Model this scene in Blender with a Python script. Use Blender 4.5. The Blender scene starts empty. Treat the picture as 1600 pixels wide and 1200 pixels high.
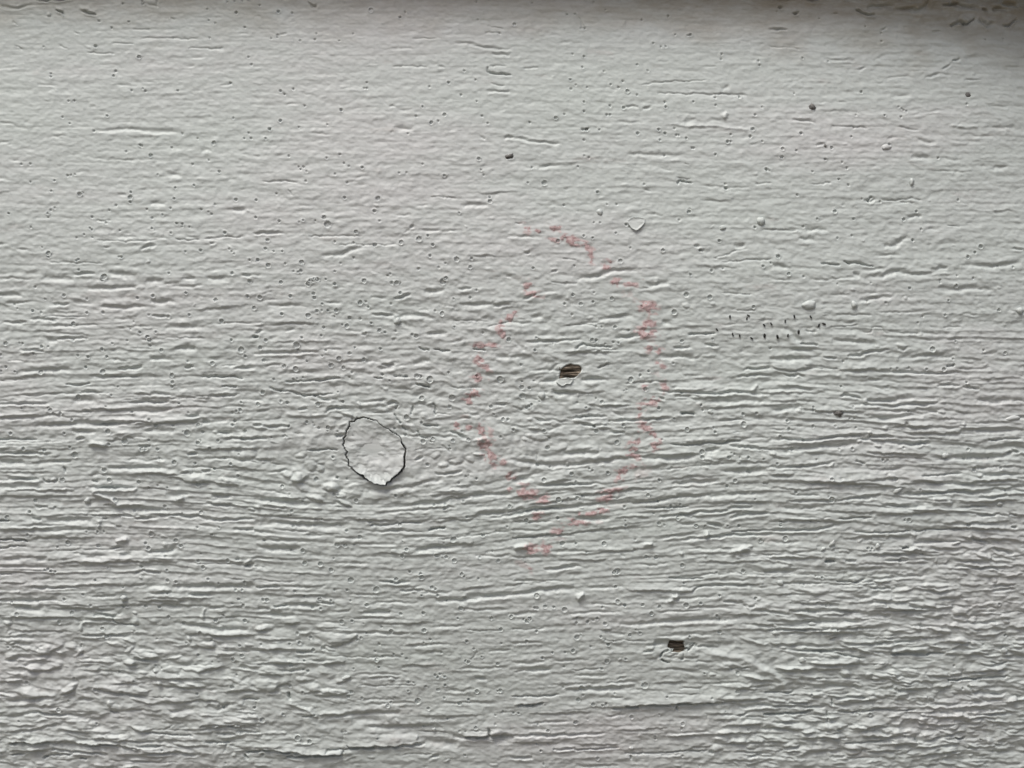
import bpy, math, random
import numpy as np
from mathutils import Vector

# ------------------------------------------------------------------ scene scale
# 1 unit = 1 m.  One unit of board measure ("u") is 0.15 mm; the stretch of board in view is 1600 x 1200 u.
S = 0.00015
CX, CY = 800.0, 600.0
ZC = 1.50                                   # height of the middle of the board above the ground
sc = bpy.context.scene
COL = sc.collection
rng = np.random.default_rng(7)
random.seed(7)

# ------------------------------------------------------------------ camera
DIST = 0.34
cam_d = bpy.data.cameras.new('camera')
cam_d.sensor_width = 36.0
cam_d.lens = 36.0 * DIST / (1600 * S)
cam_d.clip_start = 0.01
cam_d.clip_end = 2000.0
cam = bpy.data.objects.new('camera', cam_d)
cam.location = (0, -DIST, ZC)
cam.rotation_euler = (math.radians(90), 0, 0)
COL.objects.link(cam)
sc.camera = cam

# ------------------------------------------------------------------ sky, sun, exposure (overcast, light from above)
TO_SUN = Vector((-0.30, -0.52, 1.0)).normalized()
EL = math.asin(TO_SUN.z)
AZ = math.atan2(TO_SUN.x, TO_SUN.y)
w = bpy.data.worlds.new("World")
sc.world = w
w.use_nodes = True
nt = w.node_tree
nt.nodes.clear()
sky = nt.nodes.new('ShaderNodeTexSky')
sky.sky_type = 'NISHITA'
sky.sun_disc = False
sky.sun_elevation = EL
sky.sun_rotation = AZ
sky.air_density = 0.6
sky.dust_density = 6.0
sky.ozone_density = 0.6
bg = nt.nodes.new('ShaderNodeBackground')
bg.inputs['Strength'].default_value = 0.070
out = nt.nodes.new('ShaderNodeOutputWorld')
nt.links.new(sky.outputs[0], bg.inputs[0])
nt.links.new(bg.outputs[0], out.inputs[0])

sun_d = bpy.data.lights.new('sun', 'SUN')
sun_d.energy = 1.5
sun_d.angle = math.radians(23)
sun_d.color = (1.0, 0.995, 0.965)
sun = bpy.data.objects.new('sun', sun_d)
sun.location = (-1, -2, 4)
sun.rotation_euler = (-TO_SUN).to_track_quat('-Z', 'Y').to_euler()
COL.objects.link(sun)

sc.view_settings.view_transform = 'Standard'
sc.view_settings.look = 'None'
sc.view_settings.gamma = 1.0
sc.view_settings.use_curve_mapping = False
sc.view_settings.exposure = 0.62

# ------------------------------------------------------------------ materials
def new_mat(name):
    m = bpy.data.materials.new(name)
    m.use_nodes = True
    t = m.node_tree
    b = t.nodes['Principled BSDF']
    return m, t, b

def node(t, kind, **kw):
    n = t.nodes.new(kind)
    for k, v in kw.items():
        setattr(n, k, v)
    return n

def noise(t, vec, scale, detail=4.0, rough=0.55):
    n = node(t, 'ShaderNodeTexNoise')
    n.inputs['Scale'].default_value = scale
    n.inputs['Detail'].default_value = detail
    n.inputs['Roughness'].default_value = rough
    t.links.new(vec, n.inputs['Vector'])
    return n

def ramp(t, fac, stops):
    r = node(t, 'ShaderNodeValToRGB')
    e = r.color_ramp.elements
    e[0].position, e[0].color = stops[0][0], (*stops[0][1], 1)
    e[1].position, e[1].color = stops[-1][0], (*stops[-1][1], 1)
    for p, c in stops[1:-1]:
        x = e.new(p)
        x.color = (*c, 1)
    t.links.new(fac, r.inputs[0])
    return r

def mix(t, fac, a, b, blend='MIX'):
    n = node(t, 'ShaderNodeMix', data_type='RGBA', blend_type=blend)
    for sock, v in ((n.inputs[0], fac), (n.inputs[6], a), (n.inputs[7], b)):
        if isinstance(v, (int, float)):
            sock.default_value = v
        elif isinstance(v, tuple):
            sock.default_value = (*v, 1)
        else:
            t.links.new(v, sock)
    return n.outputs[2]

PAINT = (0.542, 0.584, 0.572)
def paint_material(name, tint=None):
    m, t, b = new_mat(name)
    geo = node(t, 'ShaderNodeNewGeometry')
    pos = geo.outputs['Position']
    mp = node(t, 'ShaderNodeMapping')
    mp.inputs['Scale'].default_value = (0.30, 1.0, 1.0)
    t.links.new(pos, mp.inputs['Vector'])
    n1 = noise(t, mp.outputs[0], 42.0, 5.0, 0.6)         # weather tint, streaks along the grain
    r1 = ramp(t, n1.outputs[0], [(0.32, (0.530, 0.580, 0.560)), (0.5, PAINT), (0.70, (0.564, 0.580, 0.580))])
    n2 = noise(t, pos, 900.0, 4.0, 0.7)                   # chalking speckle
    r2 = ramp(t, n2.outputs[0], [(0.25, (0.95, 0.95, 0.945)), (0.75, (1.03, 1.03, 1.03))])
    c = mix(t, 1.0, r1.outputs[0], r2.outputs[0], 'MULTIPLY')
    n3 = noise(t, mp.outputs[0], 260.0, 6.0, 0.65)        # thin grey dirt specks
    r3 = ramp(t, n3.outputs[0], [(0.62, (0, 0, 0)), (0.80, (1, 1, 1))])
    c = mix(t, r3.outputs[0], c, (0.46, 0.455, 0.44))
    if tint is None:
        pk = node(t, 'ShaderNodeAttribute', attribute_name='pink')
        c = mix(t, pk.outputs['Fac'], c, (0.53, 0.40, 0.395))
        gr = node(t, 'ShaderNodeAttribute', attribute_name='top_tint')
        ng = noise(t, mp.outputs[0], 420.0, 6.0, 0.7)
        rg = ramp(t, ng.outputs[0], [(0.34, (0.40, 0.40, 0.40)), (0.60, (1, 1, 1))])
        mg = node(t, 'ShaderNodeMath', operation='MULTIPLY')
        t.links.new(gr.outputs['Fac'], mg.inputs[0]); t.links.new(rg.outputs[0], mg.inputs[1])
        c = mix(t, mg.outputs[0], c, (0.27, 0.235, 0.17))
        br = node(t, 'ShaderNodeAttribute', attribute_name='bare')
        nw = noise(t, mp.outputs[0], 1500.0, 3.0, 0.6)
        rw = ramp(t, nw.outputs[0], [(0.3, (0.022, 0.018, 0.014)), (0.7, (0.085, 0.068, 0.055))])
        c = mix(t, br.outputs['Fac'], c, rw.outputs[0])
    t.links.new(c, b.inputs['Base Color'])
    b.inputs['Roughness'].default_value = 0.46
    b.inputs['Specular IOR Level'].default_value = 0.32
    nb = noise(t, mp.outputs[0], 2600.0, 3.0, 0.6)
    bp = node(t, 'ShaderNodeBump')
    bp.inputs['Strength'].default_value = 0.6
    bp.inputs['Distance'].default_value = 0.00006
    t.links.new(nb.outputs[0], bp.inputs['Height'])
    t.links.new(bp.outputs[0], b.inputs['Normal'])
    return m

M_PAINT = paint_material('white_paint')
M_PLAIN = paint_material('white_paint_plain', tint=False)

def pink_material():
    m, t, b = new_mat('pink_chalk')
    geo = node(t, 'ShaderNodeNewGeometry')
    n = noise(t, geo.outputs['Position'], 1700.0, 4.0, 0.7)
    r = ramp(t, n.outputs[0], [(0.32, (0.34, 0.205, 0.21)), (0.50, (0.505, 0.385, 0.38)), (0.68, (0.54, 0.48, 0.475))])
    t.links.new(r.outputs[0], b.inputs['Base Color'])
    b.inputs['Roughness'].default_value = 0.8
    return m
M_PINK = pink_material()

def wood_material():
    m, t, b = new_mat('weathered_wood')
    geo = node(t, 'ShaderNodeNewGeometry')
    mp = node(t, 'ShaderNodeMapping')
    mp.inputs['Scale'].default_value = (0.12, 1.0, 1.0)
    t.links.new(geo.outputs['Position'], mp.inputs['Vector'])
    n = noise(t, mp.outputs[0], 2400.0, 4.0, 0.7)
    r = ramp(t, n.outputs[0], [(0.40, (0.018, 0.015, 0.010)), (0.5, (0.11, 0.09, 0.065)), (0.64, (0.27, 0.228, 0.18))])
    t.links.new(r.outputs[0], b.inputs['Base Color'])
    b.inputs['Roughness'].default_value = 0.85
    return m
M_WOOD = wood_material()

def plain_material(name, col, rough, scale):
    m, t, b = new_mat(name)
    geo = node(t, 'ShaderNodeNewGeometry')
    n = noise(t, geo.outputs['Position'], scale, 4.0, 0.6)
    lo = tuple(c * 0.7 for c in col)
    hi = tuple(c * 1.25 for c in col)
    r = ramp(t, n.outputs[0], [(0.3, lo), (0.7, hi)])
    t.links.new(r.outputs[0], b.inputs['Base Color'])
    b.inputs['Roughness'].default_value = rough
    return m
M_BLACK = plain_material('black_speck', (0.010, 0.010, 0.009), 0.5, 3000.0)
M_DEBRIS = plain_material('dark_grime', (0.15, 0.148, 0.14), 0.7, 2500.0)
M_GROUND = plain_material('lawn_soil', (0.135, 0.118, 0.085), 0.95, 3.0)
M_RAW = plain_material('raw_timber', (0.28, 0.22, 0.16), 0.8, 60.0)

# ------------------------------------------------------------------ object helpers
def tag(o, label=None, cat=None, group=None, kind=None):
    if label: o['label'] = label
    if cat: o['category'] = cat
    if group: o['group'] = group
    if kind: o['kind'] = kind
    return o

def mesh_obj(name, verts, faces, mat, parent=None, smooth=True):
    """verts (n,3) float, faces (m,k) int array with k = 3 or 4, or a list of polygons"""
    me = bpy.data.meshes.new(name)
    if isinstance(faces, np.ndarray):
        verts = np.asarray(verts, dtype=np.float32)
        k = faces.shape[1]
        me.vertices.add(len(verts))
        me.vertices.foreach_set('co', verts.ravel())
        me.loops.add(faces.size)
        me.loops.foreach_set('vertex_index', faces.astype(np.int32).ravel())
        me.polygons.add(len(faces))
        me.polygons.foreach_set('loop_start', np.arange(0, faces.size, k, dtype=np.int32))
        me.polygons.foreach_set('loop_total', np.full(len(faces), k, dtype=np.int32))
        me.update(calc_edges=True)
    else:
        me.from_pydata([tuple(v) for v in verts], [], faces)
        me.update()
    if smooth:
        me.polygons.foreach_set('use_smooth', np.ones(len(me.polygons), dtype=bool))
    me.materials.append(mat)
    o = bpy.data.objects.new(name, me)
    COL.objects.link(o)
    if parent is not None:
        o.parent = parent
    return o

def attr(o, name, vals):
    a = o.data.attributes.new(name, 'FLOAT', 'POINT')
    a.data.foreach_set('value', vals.astype(np.float32).ravel())

# ------------------------------------------------------------------ relief raster (1 cell = 1 u)
X0, X1, Y0, Y1 = -400, 2000, -168, 1368
NX, NY = X1 - X0, Y1 - Y0
H = np.zeros((NY, NX), np.float32)
gx = np.arange(NX, dtype=np.float32)[None, :] + X0
gy = np.arange(NY, dtype=np.float32)[:, None] + Y0
fx = np.fft.rfftfreq(NX)[None, :]
fy = np.fft.fftfreq(NY)[:, None]

def gnoise(sx, sy, seed):
    r = np.random.default_rng(seed).standard_normal((NY, NX)).astype(np.float32)
    f = np.fft.rfft2(r) * np.exp(-2 * np.pi ** 2 * ((fx * sx) ** 2 + (fy * sy) ** 2))
    a = np.fft.irfft2(f, s=(NY, NX)).astype(np.float32)
    return a / a.std()

def sample(A, x, y):
    x = np.clip(x - X0, 0, NX - 1.001)
    y = np.clip(y - Y0, 0, NY - 1.001)
    ix = x.astype(np.int32); iy = y.astype(np.int32)
    dx = (x - ix).astype(np.float32); dy = (y - iy).astype(np.float32)
    return (A[iy, ix] * (1 - dx) + A[iy, ix + 1] * dx) * (1 - dy) + (A[iy + 1, ix] * (1 - dx) + A[iy + 1, ix + 1] * dx) * dy

def gauss(x, m, s):
    return np.exp(-0.5 * ((x - m) / s) ** 2)

def sstep(a, b, x):
    t = np.clip((x - a) / (b - a), 0, 1)
    return t * t * (3 - 2 * t)

# strength of the grain over the board: rows of control values, one per 200 u down, one per 400 u across (tile centres)
def control(rows):
    ys = np.array([-50, 60, 150, 300, 450, 560, 680, 800, 920, 1040, 1150, 1260], np.float32)
    xs = np.array([50, 350, 600, 800, 1000, 1300, 1550], np.float32)
    R = np.array(rows, np.float32)
    cols = np.stack([np.interp(gy[:, 0], ys, R[:, j]) for j in range(len(xs))], 1)
    o = np.empty((NY, NX), np.float32)
    i = np.clip(np.searchsorted(xs, gx[0]) - 1, 0, len(xs) - 2)
    t = np.clip((gx[0] - xs[i]) / (xs[i + 1] - xs[i]), 0, 1)
    t = t * t * (3 - 2 * t)
    o[:] = cols[:, i] * (1 - t) + cols[:, i + 1] * t
    return o
A_STRAND = control([
    [.32, .30, .30, .30, .30, .40, .52],
    [.32, .30, .32, .32, .32, .42, .48],
    [.34, .32, .32, .32, .34, .42, .44],
    [.36, .36, .32, .32, .34, .40, .40],
    [.52, .46, .36, .36, .38, .42, .50],
    [.80, .70, .52, .50, .60, .65, .78],
    [1.1, 1.0, .55, .50, .90, 1.2, 1.25],
    [1.1, 1.1, .90, .85, 1.0, 1.2, 1.25],
    [1.1, 1.1, .75, .65, .85, 1.1, 1.1],
    [.60, .6, .45, .42, .62, .95, 1.0],
    [.50, .50, .45, .45, .58, .85, .95],
    [.8, .8, .6, .6, .7, 1.0, 1.1]])
A_LUMP = control([
    [.20, .18, .16, .16, .16, .28, .45],
    [.18, .16, .17, .17, .17, .24, .34],
    [.18, .22, .22, .22, .22, .28, .30],
    [.26, .32, .34, .32, .28, .32, .30],
    [.34, .36, .42, .46, .38, .36, .34],
    [.38, .40, .50, .70, .45, .42, .40],
    [.50, .65, 1.1, 1.0, .55, .60, .55],
    [.45, .50, .55, .45, .32, .50, .55],
    [.50, .45, .32, .28, .30, .75, .80],
    [.95, .85, .38, .30, .36, .95, 1.0],
    [1.0, .85, .42, .34, .42, 1.05, 1.1],
    [1.0, .9, .5, .4, .5, 1.1, 1.1]])

# grain lines bow round the knot and climb to the right of it
def bend(x, y):
    dx = (x - 590) / 210.0
    below = 46 * np.exp(-0.5 * dx * dx) * np.exp(-np.maximum(y - 740, 0) / 110.0) * sstep(680, 770, y)
    above = -34 * np.exp(-0.5 * dx * dx) * np.exp(-np.maximum(690 - y, 0) / 150.0) * (1 - sstep(650, 720, y))
    climb = -0.075 * np.maximum(x - 720, 0) * gauss(y, 760, 190) * np.exp(-np.maximum(x - 1150, 0) / 260.0)
    wob = 3.0 * np.sin(x / 170.0 + y / 240.0) + 1.6 * np.sin(x / 83.0 - y / 130.0 + 1.3)
    return 0.85 * below + 0.8 * above + climb + wob
B = bend(gx, gy).astype(np.float32)
WX = gnoise(14, 10, 21); WY = gnoise(18, 7, 22)
ux = gx + WX * 5.0
uy = gy - B + WY * (0.7 + 0.9 * A_LUMP)

strands = 0.52 * gnoise(160, 1.5, 1) + 0.30 * gnoise(95, 2.4, 2) + 0.24 * gnoise(34, 1.35, 3) + 0.25 * gnoise(150, 5.5, 4)
lumps_n = 0.75 * gnoise(12, 4.6, 5) + 0.6 * gnoise(6, 2.8, 6) + 0.45 * gnoise(3.4, 2.1, 7)
fine = 0.75 * gnoise(3.2, 1.7, 8) + 0.65 * gnoise(1.7, 1.15, 9) + 0.40 * gnoise(16, 1.25, 11)
base = A_STRAND ** 1.35 * 0.84 * sample(strands, ux, uy) + A_LUMP * 0.95 * sample(lumps_n, ux, uy)
# weathered late-wood stands proud with a steep lower flank
base = sample(base, np.broadcast_to(gx, base.shape), gy - 1.35 * np.clip(base, -2.2, 2.8))
fine_amp = 0.15 + 0.16 * np.clip(A_LUMP, 0, 0.6) + 0.06 * sstep(300, 600, gy)
RELIEF = 1.0
H += base * RELIEF + fine_amp * fine + 2.2 * gnoise(150, 60, 10) * 0.5

F = np.zeros_like(H)                        # everything placed by hand is collected here
FK = np.zeros_like(H)                       # cracks
FC = np.zeros_like(H)                       # popped bubbles and pinholes
BUBBLES = []
BARE = np.zeros_like(H)

def box(xa, xb, ya, yb):
    i0 = max(int(ya - Y0), 0); i1 = min(int(yb - Y0) + 2, NY)
    j0 = max(int(xa - X0), 0); j1 = min(int(xb - X0) + 2, NX)
    return slice(i0, i1), slice(j0, j1)

def stroke(pts, kind, T=None):
    T = (FK if kind in 'kqK' else F) if T is None else T
    wd, d, L = {'g': (1.7, 1.25, 0), 'G': (3.0, 2.5, 0), 'd': (1.7, 3.0, 0), 'k': (0.95, 6.0, 0), 'q': (0.8, 2.2, 0), 'K': (1.3, 9.0, 0),
                's': (0, 1.6, 7.0), 'S': (0, 2.6, 9.0), 'r': (2.3, 2.2, 0), 'R': (3.2, 3.6, 0), 'B': (7.0, 3.0, 0), 'Z': (0, 4.2, 13.0), 'A': (5.0, 2.4, 0)}[kind]
    P = np.array(pts, np.float32)
    pad = max(4 * wd, 3.2 * L, 5)
    sl = box(P[:, 0].min() - pad, P[:, 0].max() + pad, P[:, 1].min() - pad, P[:, 1].max() + pad)
    if sl[0].stop <= sl[0].start or sl[1].stop <= sl[1].start:
        return
    X = np.broadcast_to(gx[:, sl[1]], (sl[0].stop - sl[0].start, sl[1].stop - sl[1].start))
    Y = np.broadcast_to(gy[sl[0]], X.shape)
    best = np.full(X.shape, 1e9, np.float32); sgn = np.zeros_like(best); tt = np.zeros_like(best)
    seg = np.hypot(*(P[1:] - P[:-1]).T); tot = max(seg.sum(), 1e-3); acc = 0.0
    for a, b, l in zip(P[:-1], P[1:], seg):
        e = b - a
        ll = max(l * l, 1e-6)
        t = np.clip(((X - a[0]) * e[0] + (Y - a[1]) * e[1]) / ll, 0, 1)
        px, py = X - (a[0] + t * e[0]), Y - (a[1] + t * e[1])
        dd = px * px + py * py
        m = dd < best
        best = np.where(m, dd, best)
        sgn = np.where(m, np.sign(e[0] * (Y - a[1]) - e[1] * (X - a[0])), sgn)
        tt = np.where(m, (acc + t * l) / tot, tt)
        acc += l
    dist = np.sqrt(best)
    taper = np.clip(np.sin(np.pi * np.clip(tt, 0.0, 1.0)), 0, 1) ** 0.45
    if kind in 'KkqrR':
        taper = np.clip(taper * 1.6 + 0.15, 0, 1)
    if L:
        sd = dist * sgn
        h = d * np.where(sd < 0, np.exp(sd / L), np.exp(-np.maximum(sd, 0) / 0.9)) * (0.25 + 0.75 * taper)
        h -= 0.45 * d * np.exp(-((sd - 2.2) / 2.0) ** 2) * taper
        h *= np.exp(-np.maximum(dist - 2.2 * L, 0) / 2)
    else:
        sg = 1 if kind in 'rRA' else -1
        h = sg * d * taper * np.exp(-(dist / wd) ** 2)
        if kind in 'gGd':
            h += 0.30 * d * taper * np.exp(-((dist - 2.3 * wd) / (1.2 * wd)) ** 2)
        if kind in 'K':
            h += 0.4 * np.exp(-((dist - 3.0) / 1.2) ** 2) * np.clip(taper, 0, 1)
    T[sl] += h

def crater(x, y, D):
    R = D * 0.5
    pad = R + 5
    sl = box(x - pad, x + pad, y - pad, y + pad)
    r = np.hypot(gx[:, sl[1]] - x, gy[sl[0]] - y)
    if R < 1.9:
        h = -3.6 * np.exp(-(r / (0.68 * R + 0.26)) ** 2) + 0.4 * np.exp(-((r - R - 1.1) / 0.9) ** 2)
    else:
        dep = min(1.0 * R + 0.7, 3.9)
        h = -dep * np.clip(1 - (r / R) ** 3.6, 0, 1) + 1.15 * np.exp(-((r - R - 0.2) / 0.95) ** 2)
        h += 0.55 * dep * np.exp(-(r / (0.5 * R)) ** 2) * (R > 2.8)
    FC[sl] += h
    if R >= 2.2 and -4 < x < 1604 and -4 < y < 1204:
        BUBBLES.append((R, x, y))

def lump(x, y, rx, ry, rot, h, soft=False):
    pad = max(rx, ry) * 1.5 + 3
    sl = box(x - pad, x + pad, y - pad, y + pad)
    X = gx[:, sl[1]] - x; Y = gy[sl[0]] - y
    c, s = math.cos(rot), math.sin(rot)
    r = np.hypot((X * c + Y * s) / rx, (-X * s + Y * c) / ry)
    up = np.clip(1 - r ** 2, 0, 1) if soft else np.clip(1 - r ** 2.4, 0, 1) ** 0.8
    if soft:
        up = up * (0.65 + 0.35 * np.clip((-X * s + Y * c) / ry + 0.3, -1, 1))   # lower flank the steeper
    F[sl] += h * up - 0.22 * h * np.exp(-((r - 1.15) / 0.22) ** 2)

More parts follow.
